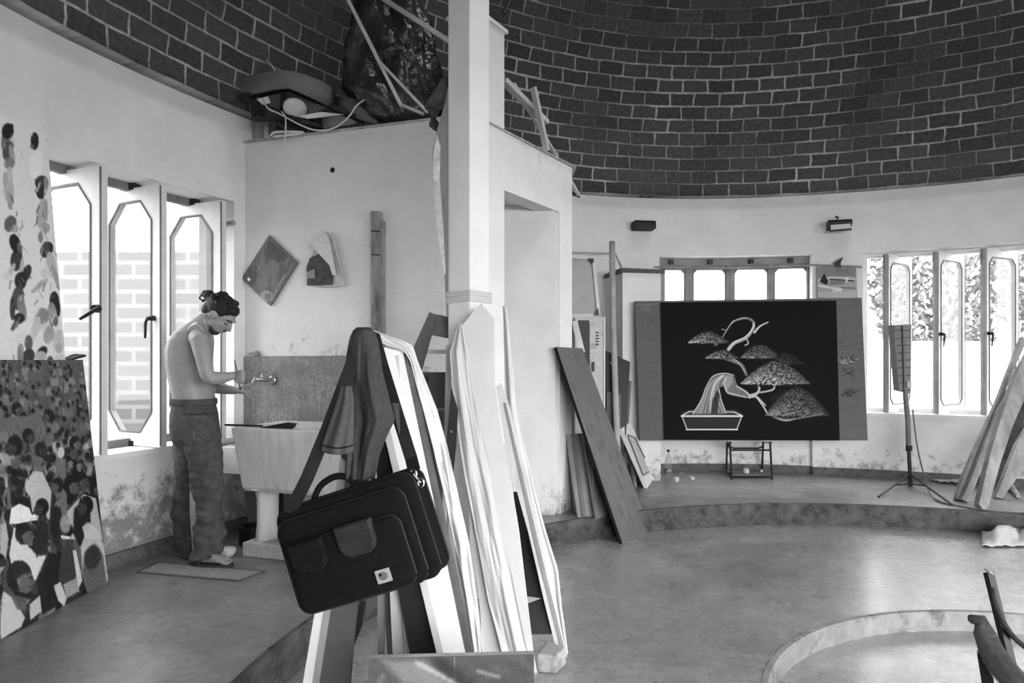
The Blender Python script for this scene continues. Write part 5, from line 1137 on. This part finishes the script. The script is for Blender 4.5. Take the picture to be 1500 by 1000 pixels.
o = poly_slab('landscape_print', q, .012, M_frame); tag(o, 'small painted landscape print hung on the pier between the windows', 'picture'); painted('painted_face', cv, q, o)
o = poly_slab('dark_ornament', [wp(x, y, -.06) for x, y in ((1221, 391), (1221, 385), (1224, 382), (1226, 381), (1234, 376), (1232, 381), (1230, 385), (1231, 392))], .03, M_black); tag(o, 'small dark jagged ornament perched on top of the landscape print', 'ornament')
# rod across the centre window
o = MB().tube([wp(957, 391, -.05), wp(1070, 392, -.12), wp(1195, 388, -.05), wp(1262, 391, -.04)], .011, 8).build('curtain_rod', M_wood); tag(o, 'thin rod running across the top of the centre window', 'rod')
# wall lamps
for px, py, tilt, lb in ((938, 331, 0, 'dark wall lamp above the pier left of the centre window'), (1227, 331, 1, 'dark wall lamp right of the centre window, its pale glass visible')):
    t_ = th_px(px); c = W(t_, -.10); c.z = CZ-(py-HOR)/1000*c.y; n_ = (V((CX, CY, 0))-V((c.x, c.y, 0))).normalized(); s__ = V((-n_.y, n_.x, 0))
    if s__.x < 0: s__ = -s__
    lm = empty('wall_lamp', c, lb, 'lamp', 'wall lamps on the back wall'); mb = MB()
    prof = [(-.08, .045), (.06, .05), (.085, .02), (.08, -.035), (-.05, -.045), (-.08, -.02)] if not tilt else [(-.08, .05), (.05, .06), (.085, .03), (.075, .0), (-.08, -.03)]
    mb.loft([[c+n_*a+V((0, 0, b_))+s__*k*w_ for a, b_ in prof] for k, w_ in ((-1, .105), (-.9, .115), (.9, .115), (1, .105))] if False else [[c+n_*a+V((0, 0, b_))+s__*o_ for a, b_ in prof] for o_ in (-.115, -.11, .11, .115)]); mb.build('lamp_housing', M_black if tilt else M_bag2, lm)
    if tilt:
        MB().prism([c+n_*.088+s__*-.095+V((0, 0, -.052)), c+n_*.088+s__*.095+V((0, 0, -.045)), c+n_*.082+s__*.095+V((0, 0, .005)), c+n_*.082+s__*-.095+V((0, 0, 0))], n_*.006).build('lamp_glass', M_canvas, lm)
        MB().bar(c+n_*.086+s__*-.105+V((0, 0, -.06)), c+n_*.086+s__*.105+V((0, 0, -.055)), .012, .02).build('lamp_rim', M_black, lm); MB().tube([c+V((-.03, 0, .05)), c+V((-.01, 0, .09)), c+V((-.04, 0, .10))], .012, 6).build('knob', M_black, lm)
    MB().tube([c+V((0, 0, 0)), W(t_, .01, c.z)], .02, 8).build('bracket', M_black, lm)
# ================================================================ things between box room and pier
o = MB().tube([wp(838, 370, -.01), wp(880, 371, -.012), wp(901, 371, -.012), wp(907, 384, -.01), wp(912, 396, -.01)], .012, 6).build('cable', M_conc); tag(o, 'thin grey tube running along the back wall to the pier', 'cable')  # thin grey tube following a line on the back wall
lk = empty('metal_locker', PZ(868, 700, 0), 'pale metal locker with vent slots standing behind the leaning plank', 'locker')
x0, x1 = P(842, 0, 6.35).x, P(884, 0, 6.35).x; zt_ = CZ-(464-HOR)/1000*6.35
cvL = mat('locker_paint', .70, .5, .05, 12, spots=.4, spotscale=9, spotdark=.6)
MB().box(V(((x0+x1)/2, 6.55, zt_/2)), (x1-x0, .40, zt_)).build('cabinet_body', cvL, lk, bevel=.006)
xd0 = P(863.5, 0, 6.33).x; xd1 = P(882, 0, 6.33).x
dr = MB().box(V(((xd0+xd1)/2, 6.335, zt_/2+.0)), (xd1-xd0, .025, zt_-.10)).build('door', cvL, lk, bevel=.004)
for i in range(5): z = CZ-(487+i*4.3-HOR)/1000*6.3; MB().box(V((P(875, 0, 6.31).x, 6.319, z)), (.03, .006, .012)).build('vent_slot', M_black, dr)
MB().box(V((P(869, 0, 6.31).x, 6.315, CZ-(537-HOR)/1000*6.3)), (.022, .03, .09)).build('latch', M_black, dr)
MB().box(V((P(855, 0, 6.33).x, 6.342, CZ-(530-HOR)/1000*6.34)), (P(863, 0, 6.34).x-P(847, 0, 6.34).x, .012, (595-473)/1000*6.34)).build('open_compartment', M_black, lk)
MB().box(V((P(885.5, 0, 6.33).x, 6.36, zt_/2)), (.014, .04, zt_)).build('hinge_post', M_frame, lk)
q = [P(836, 376, 6.62), P(869, 379, 6.62), P(877, 462, 6.52), P(836, 462, 6.52)]
o = poly_slab('framed_canvas', q, .03, mat('canvas_grey', .62, .8, .02, 8)); tag(o, 'grey canvas in pale frame standing on top of the locker', 'canvas')
mb = MB(); F_ = M_lightwood
for a_, b_ in ((0, 1), (1, 2), (2, 3)): mb.bar(q[a_]-V((0, .012, 0)), q[b_]-V((0, .012, 0)), .03, .02, (0, 1, 0))
mb.build('frame', F_, o)
for a_, d1, d2 in ((q[1], (-.06, 0), (.0, -.07)), (q[2], (-.05, 0), (-.01, .07))): MB().prism([a_-V((0, .03, 0)), a_+V((d1[0], -.03, d1[1])), a_+V((d2[0], -.03, d2[1]))], (0, .01, 0)).build('corner_brace', M_black, o)
o = poly_slab('leaning_lath', [P(838, 470, 6.0), P(846, 470, 6.0), P(857, 515, 5.9), P(847, 515, 5.9)]+[], .02, M_lightwood); tag(o, 'short pale lath behind the top of the big brown plank', 'lath')
mb = MB(); mb.tube([P(896.5, 354, 6.95), P(897.5, 450, 6.80), P(901, 560, 6.62), P(905.5, 680, 6.45), PZ(907, 722, 0)], .030, 14); o = mb.build('wooden_pole', mat('pole_wood', .62, .6, .06, 8), smooth=True); o.location = o.location; tag(o, 'tall round wooden pole leaning between locker and pier', 'pole')
o = poly_slab('dark_portfolio', [P(886, 513, 6.75), P(923, 530, 6.72), P(917, 640, 6.62), P(886, 660, 6.6)], .03, M_black); tag(o, 'black portfolio case standing behind the wooden pole', 'portfolio')
poly_slab('white_corner', [P(892, 529, 6.73), P(900, 532, 6.73), P(899, 541, 6.72)], .004, M_canvas, o)
o, q = lean('plywood_offcut', (889, 573), (910, 577), (888, 690), (908, 690), 6.66, 6.5, .02, M_darkwood, 'small dark panel low behind the wooden pole', 'panel', zf=0)
o, q = lean('thin_dark_board', (919, 557), (925, 558), (912, 700), (916, 700), 6.80, 6.65, .02, M_darkwood, 'thin dark board on edge beside the pier', 'board', zf=0)
# small white frame, easel strut behind it
q = [P(910, 628, 6.55), P(923, 618, 6.78), P(960, 693, 6.68), P(945, 712, 6.40)]; q[2] = PZ(960, 697, .0); q[3] = PZ(948, 715, .0)
o = poly_slab('picture_frame', q, .03, M_frame); tag(o, 'small pale picture frame leaning on its corner by the pier', 'frame')
cc_ = (q[0]+q[1]+q[2]+q[3])/4; qi = [cc_+(p-cc_)*.62 for p in q]; qi = [p+(cc_-V((0, 0, CZ))).normalized()*-.012 for p in qi]
qi = [q[0].lerp(q[2], .16).lerp(q[1].lerp(q[3], .0), .18), q[1].lerp(q[3], .20).lerp(q[2], .06), q[2].lerp(q[0], .14), q[3].lerp(q[1], .2)]; qi = [p-V((.004, .012, 0)) for p in qi]
poly_slab('backing', qi, .006, mat('backing_grey', .66, .8, .04, 20), o)
mb = MB()
for i in range(4): mb.bar(qi[i], qi[(i+1) % 4], .012, .008)
mb.build('inner_moulding', M_darkwood, o)
o = MB().bar(P(926, 682, 6.75), PZ(931, 713, 0), .03, .02).build('easel_strut', M_wood); tag(o, 'short grey strut standing behind the small pale picture frame', 'strut')
# stack of boards standing on the upper floor
for i, (a_, b_, c_, d_, g_, lb) in enumerate(((829, 836, 846, 852, .50, 'narrow fibreboard standing on edge, leftmost of the leaning stack'), (836, 841, 853, 859, .42, 'narrow fibreboard standing on edge, second from left in the stack'), (841, 847, 859, 865, .54, 'narrow fibreboard standing on edge, third from left in the stack'), (847, 853, 865, 870, .46, 'narrow fibreboard standing on edge, fourth from left in the stack'))):
    q = [P(a_, 636-i*.5, 5.62+.02*i), P(b_, 636-i*.5, 5.62+.02*i), PZ(d_, 757, .0), PZ(c_, 757, .0)]; o = poly_slab('fibreboard', q, .30, mat('fibre%d' % i, g_, .85, .05, 20, stretch=(1, 1, .15))); tag(o, lb, 'board', 'fibreboards beside the box room')
q = [P(854, 634, 5.60), P(870, 640, 5.60), PZ(895, 752, 0), PZ(874, 760, 0)]; o = poly_slab('fibreboard', q, .02, mat('fibre5', .50, .85, .04, 10)); tag(o, 'wider fibreboard panel at right of the leaning stack, behind the plank', 'board', 'fibreboards beside the box room')
# big brown plank
q = planar([P(815, 508, 5.42), P(853, 510, 5.52), PZ(952, 776, LOW), PZ(912, 797, LOW)])
cv = Cv(70, 420, .38)
for i in range(160):
    x, y = rnd.uniform(0, 70), rnd.uniform(0, 420); cv.line([(x, y), (x+rnd.uniform(-2, 2), y+rnd.uniform(20, 80))], rnd.uniform(.8, 2.5), rnd.choice((.33, .42, .30, .46, .36)), .4, 2)
for i in range(14): x, y = rnd.uniform(8, 62), rnd.uniform(0, 400); cv.ell(x, y, 3, 12, .27, .5, 0, 5)
cv.grain(.012)
o = poly_slab('brown_plank', q, .025, M_black); tag(o, 'long wide brown plank leaning against the corner of the box room', 'plank'); painted('wood_face', cv, q, o, rough=.5)
# ================================================================ tripod lamp by the right window
tp = PZ(1333, 712, 0); tr = empty('tripod_lamp', tp, 'studio light on a thin tripod before the right window', 'lamp'); Yt = tp.y
MB().tube([P(1334, 713, Yt), P(1331, 655, Yt)], .018, 10).build('pole', M_black, tr); MB().tube([P(1331, 655, Yt), P(1330, 615, Yt), P(1326, 575, Yt)], .025, 10).build('pole', mat('pole_grey', .38, .6, .05), tr)
MB().tube([P(1331.5, 660, Yt), P(1331.5, 652, Yt)], .03, 10).build('collar', M_black, tr)
for ex, ey in ((1287, 727), (1395, 739), (1330, 700)):
    MB().tube([P(1333, 694, Yt), PZ(ex, ey, .012)], .010, 8).build('leg', M_black, tr)
for ex, ey, k_ in ((1287, 727, .5), (1395, 739, .42)): a_ = P(1333, 694, Yt).lerp(PZ(ex, ey, 0), k_); MB().tube([P(1333, 713, Yt)+V((0, 0, .03)), a_], .008, 6).build('brace', M_black, tr)
Mh = mat('lamp_body', .44, .6, .08, 30); hd_ = MB(); q = [P(1309, 476, Yt), P(1335, 475, Yt), P(1334, 576, Yt), P(1317, 572, Yt)]
hdd = poly_slab('lamp_head', q, .10, Mh, tr)
poly_slab('side_wing', [P(1308, 478, Yt+.02), P(1311, 478, Yt), P(1318, 573, Yt), P(1314, 571, Yt+.04)], .08, M_frame, hdd)
for y in range(484, 574, 11): MB().bar(P(1310+(y-476)*.085, y, Yt-.006), P(1334, y-1, Yt-.006), .006, .006).build('fin', M_black, hdd)
MB().bar(P(1322, 477, Yt-.012), P(1325, 575, Yt-.012), .02, .012).build('spine', M_frame_d, hdd)
poly_slab('clamp', [P(1329, 559, Yt-.02), P(1335, 559, Yt-.02), P(1335, 567, Yt-.02), P(1329, 567, Yt-.02)], .02, M_steel, hdd)
wr = [P(1337, 600, Yt), P(1343, 650, Yt-.05), P(1352, 690, Yt-.2), PZ(1362, 722, .01), PZ(1375, 734, .01), PZ(1405, 741, .01), PZ(1450, 748, .01), PZ(1510, 752, .01)]
o = MB().tube(smooth_pts(wr), .007, 6).build('power_cable', M_darkwood); tag(o, 'thin cable hanging from tripod lamp and trailing across the floor', 'cable')
# slabs of rough wood
Mr = mat('rough_wood', .60, .9, .12, 7, .6, 18, stretch=(1, 1, .3)); Mrd = mat('rough_wood_dark', .25, .9, .1, 9, .6, 18)
def rough(pts, Y0, Y1, m, label, th=.05):
    ys = [p[1] for p in pts]; a_, b_ = min(ys), max(ys); P3 = []
    for x, y in pts: P3.append(P(x, y, Y0+(Y1-Y0)*(y-a_)/(b_-a_)))
    o = poly_slab('wood_slab', P3, th, m); tag(o, label, 'wood slab', 'rough wood slabs by the right window'); return o
def fy(y): return CZ*1000/(y-HOR)
rough([(1498, 492), (1504, 500), (1490, 530), (1462, 600), (1436, 665), (1418, 705), (1408, 734), (1401, 730), (1410, 700), (1432, 650), (1458, 595), (1483, 530)], 6.5, fy(734), M_frame_d and Mr, 'outermost rough slab, leftmost of the leaning wood with nail holes')
rough([(1506, 520), (1500, 560), (1468, 610), (1446, 670), (1430, 708), (1418, 736), (1409, 731), (1422, 702), (1440, 655), (1462, 600)], 6.4, fy(736), Mr, 'second rough slab from the left, pale and bark edged')
rough([(1515, 500), (1512, 560), (1485, 620), (1465, 680), (1448, 742), (1442, 748), (1434, 738), (1438, 720), (1452, 660), (1470, 600), (1488, 550)], 6.2, fy(748), Mr, 'thick pale slab whose ragged foot stands nearest the step', .07)
rough([(1512, 565), (1510, 640), (1480, 690), (1460, 715), (1452, 712), (1470, 650), (1486, 600)], 6.5, fy(716), Mrd, 'dark bark covered slab in the gap of the leaning wood', .04)
rough([(1515, 610), (1515, 660), (1490, 700), (1468, 730), (1459, 728), (1470, 700), (1490, 650)], 6.3, fy(731), Mr, 'pale pointed slab at the right edge of the leaning wood', .05)
o = MB().tube([PZ(1481, 712, .03), PZ(1492, 727, .02)], [.03, .018], 8).build('wood_offcut', Mr); tag(o, 'small round wood offcut on the floor under the slabs', 'offcut')
for i, (px, py, w_, h_, lb) in enumerate(((1392, 707, .28, .02, 'flattened pale paper bag lying at the foot of the wall, left one'), (1408, 709, .22, .03, 'crumpled white paper beside the rough slabs, right one'))):
    c = PZ(px, py, 0); mb = MB()
    def pf(u, v, c=c, w_=w_, h_=h_, i=i): return c+V(((u-.5)*w_, (v-.5)*.16, h_+.02*abs(mnoise.noise(V((u*4+i*3, v*4, 0))))+.002))
    o = grid('paper_scrap', pf, 12, 8, M_cloth, thick=.003, smooth=False); o['label'] = lb; o['category'] = 'paper'
def ragf(u, v):
    x = 1438+u*90; c = PZ(x, 802-v*26*(1-.2*math.sin(u*8)), LOW); c.z = LOW+.015+.10*math.sin(PI*min(1, v*1.1))*(.35+.65*abs(math.sin(u*4.5+.4)))*min(1, u*4)+.015*mnoise.noise(V((u*9, v*7, 0))); return c
o = grid('floor_cloth', ragf, 34, 16, M_cloth, thick=.004); tag(o, 'crumpled white cloth lying on the floor below the step', 'cloth')
# ================================================================ old leather armchair, cut by the corner of the frame
YF = 2.35
ch = empty('leather_armchair', V((P(1500, 0, YF).x, YF, PIT)), 'old wooden armchair with worn leather arm at the lower right corner', 'chair')
pt = P(1448, 838, YF+.22); pb = P(1484, 985, YF+.12); pd = (pb-pt).normalized(); t_ = (pt.z-PIT)/(pt.z-pb.z); pe = pt+(pb-pt)*t_
MB().bar(pt, pe, .028, .022).build('back_post', M_black, ch)
MB().bar(pt+V((0, 0, .001)), pt+V((.002, 0, .004)), .028, .022).build('post_cap', M_steel, ch)
a1 = [P(1424, 908, YF), P(1430, 925, YF-.02), P(1440, 950, YF-.06), P(1455, 975, YF-.10), P(1475, 998, YF-.16), P(1510, 1035, YF-.24)]
arm = MB(); arm.tube([a1[0]+V((-.004, .0, .004))]+[p+V((.026, 0, 0)) for p in a1], [.018, .029, .034, .040, .045, .045, .045], 14, .8); arm.build('armrest', mat('leather', .20, .45, .05, 14, .3, 60, .6), ch, smooth=True)
MB().tube([p+V((-.006, -.01, -.03)) for p in a1[2:]], .004, 6).build('piping', M_steel, ch)
l0 = P(1440, 955, YF-.04); MB().bar(l0, V((l0.x+.06, l0.y-.04, PIT)), .03, .035).build('front_post', M_black, ch)
MB().bar(P(1482, 990, YF-.06), P(1492, 1060, YF-.06), .05, .03).build('arm_support', M_black, ch)
stp = [P(1454, 860, YF+.19), P(1458, 885, YF+.17), P(1470, 912, YF+.14), P(1486, 934, YF+.14), P(1505, 950, YF+.16)]
mb = MB(); mb.tube(smooth_pts(stp), .010, 8); mb.build('leather_strap', M_bag2, ch)
s0 = V((P(1500, 0, YF).x-.02, YF-.15, PIT+.40)); MB().box(s0+V((.28, 0, 0)), (.5, .45, .05)).build('seat', M_bag2, ch, bevel=.01)
for dx, dy in ((.5, .18), (.5, -.2), (.08, -.2)): MB().bar(s0+V((dx, dy, 0)), V((s0.x+dx, s0.y+dy, PIT)), .03, .03).build('leg', M_black, ch)
# ================================================================ junk on top of the box room
ZR = ZT+.03
def R(px, py, Y): return P(px, py, Y)
lf = empty('lamp_fixture', R(430, 190, 5.0), 'large oval edged grey ceiling lamp fixture lying upside down on the box room', 'lamp')
def hood(pts_top, pts_bot, Ys, m, nm):
    mb = MB(); n_ = len(pts_top); mb.v += [R(x, y, Yy) for (x, y), Yy in zip(pts_top, Ys)]+[R(x, y, Yy) for (x, y), Yy in zip(pts_bot, Ys)]
    mb.f += [[i, i+1, n_+i+1, n_+i] for i in range(n_-1)]; o = mb.build(nm, m, lf, smooth=True); s = o.modifiers.new('s', 'SOLIDIFY'); s.thickness = .02; return o
Mhd = mat('hood_paint', .42, .8, .03, 5)
hood([(338, 119), (352, 113), (375, 108), (400, 104), (422, 103), (445, 108), (468, 117), (485, 127), (490, 133)], [(340, 142), (355, 139), (378, 135), (400, 130), (422, 128), (442, 136), (462, 145), (480, 154), (490, 158)], [4.95, 4.88, 4.80, 4.74, 4.72, 4.74, 4.80, 4.88, 5.0], Mhd, 'oval_hood')
MB().prism([R(338, 119, 4.97), R(400, 106, 4.84), R(422, 104, 4.84), R(490, 133, 5.02), R(490, 150, 5.05), R(420, 125, 5.3), R(345, 136, 5.1)], (0, .03, .0)).build('hood_plate', Mhd, lf)
fr = MB()
for a_, b_ in (((350, 142), (423, 129)), ((423, 129), (488, 158)), ((355, 143), (440, 178)), ((488, 158), (535, 178)), ((440, 178), (480, 188)), ((371, 150), (373, 176)), ((372, 176), (415, 172)), ((415, 136), (414, 160))):
    fr.bar(R(a_[0], a_[1], 4.84), R(b_[0], b_[1], 4.92), .035, .03)
fr.build('frame', M_black, lf)
MB().prism([R(372, 147, 4.9), R(423, 133, 4.88), R(480, 158, 4.92), R(440, 175, 4.95)], (0, .02, .01)).build('reflector_plate', mat('reflector_back', .34, .6, .05), lf)
MB().lathe(R(432, 158, 4.86), [(.085, 0), (.075, .01), (.05, .015)], 20, V((.1, -.55, -.85))).build('lamp_disc', M_canvas, lf, smooth=True)
MB().prism([R(436, 170, 4.83), R(470, 164, 4.82), R(505, 168, 4.83), R(480, 171, 4.84), R(450, 174, 4.84)], (0, .01, .005)).build('pale_reflector', M_frame, lf)
MB().prism([R(376, 145, 4.84), R(392, 141, 4.84), R(396, 150, 4.84), R(384, 153, 4.84)], (0, .01, 0)).build('pale_reflector', M_frame, lf)
o = empty('lamp_fixture', R(520, 165, 4.9), 'smaller curved grey lamp hood lying behind the large oval fixture', 'lamp'); lf = o
hood([(491, 141), (505, 142), (520, 144), (538, 150), (552, 158), (556, 176)], [(491, 160), (505, 166), (520, 172), (538, 178), (552, 181), (556, 182)], [4.95, 4.90, 4.88, 4.88, 4.9, 5.0], Mhd, 'curved_hood')
hood([(471, 174), (485, 171), (500, 170), (515, 174), (522, 179)], [(473, 188), (485, 186), (500, 184), (515, 182), (522, 181)], [4.84, 4.80, 4.78, 4.79, 4.82], Mhd, 'inner_hood')
o = MB().lathe(V((R(382, 190, 5.12).x, 5.18, ZR)), [(.08, 0), (.085, .10), (.10, .24)], 16).build('round_tin', M_steel); tag(o, 'round tin standing at the left corner on top of the box room', 'tin')
for nm, pts, r_, lb in (('white_wire', [(385, 144, 4.80), (392, 158, 4.78), (410, 167, 4.78), (440, 183, 4.76), (465, 191, 4.74), (490, 187, 4.72), (510, 172, 4.72), (522, 155, 4.74), (534, 146, 4.78)], .007, 'long white wire looping from the oval lamp fixture to the wrapped bundle'), ('white_wire', [(412, 163, 4.80), (418, 172, 4.78), (418, 195, 4.76), (414, 212, 4.76), (408, 219, 4.76)], .006, 'white wire dangling straight down over the edge of the box room'), ('white_wire', [(396, 199, 4.82), (402, 194, 4.80), (420, 193, 4.78), (445, 194, 4.78), (420, 198, 4.78), (400, 200, 4.8)], .011, 'thick white wire coiled on the edge of the box room'), ('white_wire', [(390, 88, 5.0), (397, 95, 4.95), (403, 104, 4.9)], .008, 'short wire end sticking up above the oval lamp hood')):
    o = MB().tube(smooth_pts([R(*p) for p in pts]), r_*.8, 8).build(nm, M_cloth, smooth=True); tag(o, lb, 'wire', 'wires on the box room')
o = MB().prism([R(388, 86, 5.02), R(392, 87, 5.02), R(398, 94, 5.0), R(393, 93, 5.0)], (0, .02, 0)).build('plug', M_black); tag(o, 'black plug on the wire end above the oval lamp hood', 'plug')
# wrapped bundle in glossy black plastic
wb = MB(); BT = [(-30, 528, 600), (0, 520, 612), (25, 518, 625), (55, 512, 636), (85, 506, 643), (110, 504, 648), (130, 507, 650), (150, 518, 652), (168, 534, 655), (180, 548, 640)]
rings = []
for i in range(46):
    y = -30+210*i/45; a_, b_ = interp(y, BT); c = R((a_+b_)/2, y, 4.96); rx = (b_-a_)/2*.00496; ring = []
    for k in range(64):
        a = 2*PI*k/64; n_ = mnoise.noise(V((math.cos(a)*2.2, math.sin(a)*2.2, y*.018)))*.05+mnoise.noise(V((math.cos(a)*7+5, math.sin(a)*7, y*.022)))*.05+.045*abs(mnoise.noise(V((math.cos(a)*11, math.sin(a)*11, y*.05))))
        ring.append(V((c.x+(rx*.97+n_)*math.cos(a), c.y+(.17+n_*1.3)*math.sin(a), c.z)))
    rings.append(ring)
o = wb.loft(rings).build('wrapped_bundle', mat('black_plastic', .20, .12, .10, 3, 1.0, 16, .6), smooth=True); tag(o, 'large bundle wrapped in glossy dark plastic film on the box room', 'bundle')
for pts, lb, w_ in ((((500, -20, 4.72), (566, 125, 4.66), (588, 155, 4.66)), 'long pale lath crossing in front of the wrapped bundle, from top left', .035), (((552, 86, 4.68), (600, 140, 4.64), (626, 164, 4.62)), 'shorter pale lath slanting down right at foot of the bundle', .030), (((545, -12, 4.80), (600, 22, 4.7), (660, 62, 4.6)), 'pale beam high up running from the bundle to the column', .05), (((586, 153, 4.70), (604, 160, 4.68), (620, 167, 4.66)), 'short lath end lying on the edge below the bundle', .03)):
    mb = MB(); mb.bar(R(*pts[0]), R(*pts[2]), w_, w_*.6); o = mb.build('wood_lath', M_lightwood); tag(o, lb, 'lath', 'wooden laths on the box room')
for pts, lb, w_ in ((((781, 128, 5.10), (801, 221, 5.22)), 'pale lath standing upright above the doorway of the box room', .045), (((752, 122, 5.40), (848, 286, 6.05)), 'long thin lath sloping down over the right corner of the box room', .03), (((738, 118, 5.02), (800, 180, 5.35)), 'brownish beam end behind the upright lath', .06)):
    mb = MB(); mb.bar(R(*pts[0]), R(*pts[1]), w_, w_*.6); o = mb.build('wood_lath', M_lightwood); tag(o, lb, 'lath', 'wooden laths on the box room')
o = MB().prism([R(836, 279, 6.05), R(849, 285, 6.05), R(850, 288, 6.05), R(838, 284, 6.05)], (0, .05, 0)).build('dark_wedge', M_black); tag(o, 'small dark wedge at the lower end of the sloping lath', 'wedge')
o = MB().tube([P(738, 20, 4.9), P(745, 5, 4.95), P(752, -8, 5.0)], .012, 6).build('electric_flex', M_black); tag(o, 'black cord slanting up from the top of the corner pier', 'cord')
for px, py, lb in ((215, 812, 'flat dark tin on the floor at the foot of the window wall'), ):
    c = PZ(px, py, 0); o = MB().lathe(c, [(.06, 0), (.065, .02), (.05, .025)], 14).build('flat_tin', M_darkwood); tag(o, lb, 'lid')
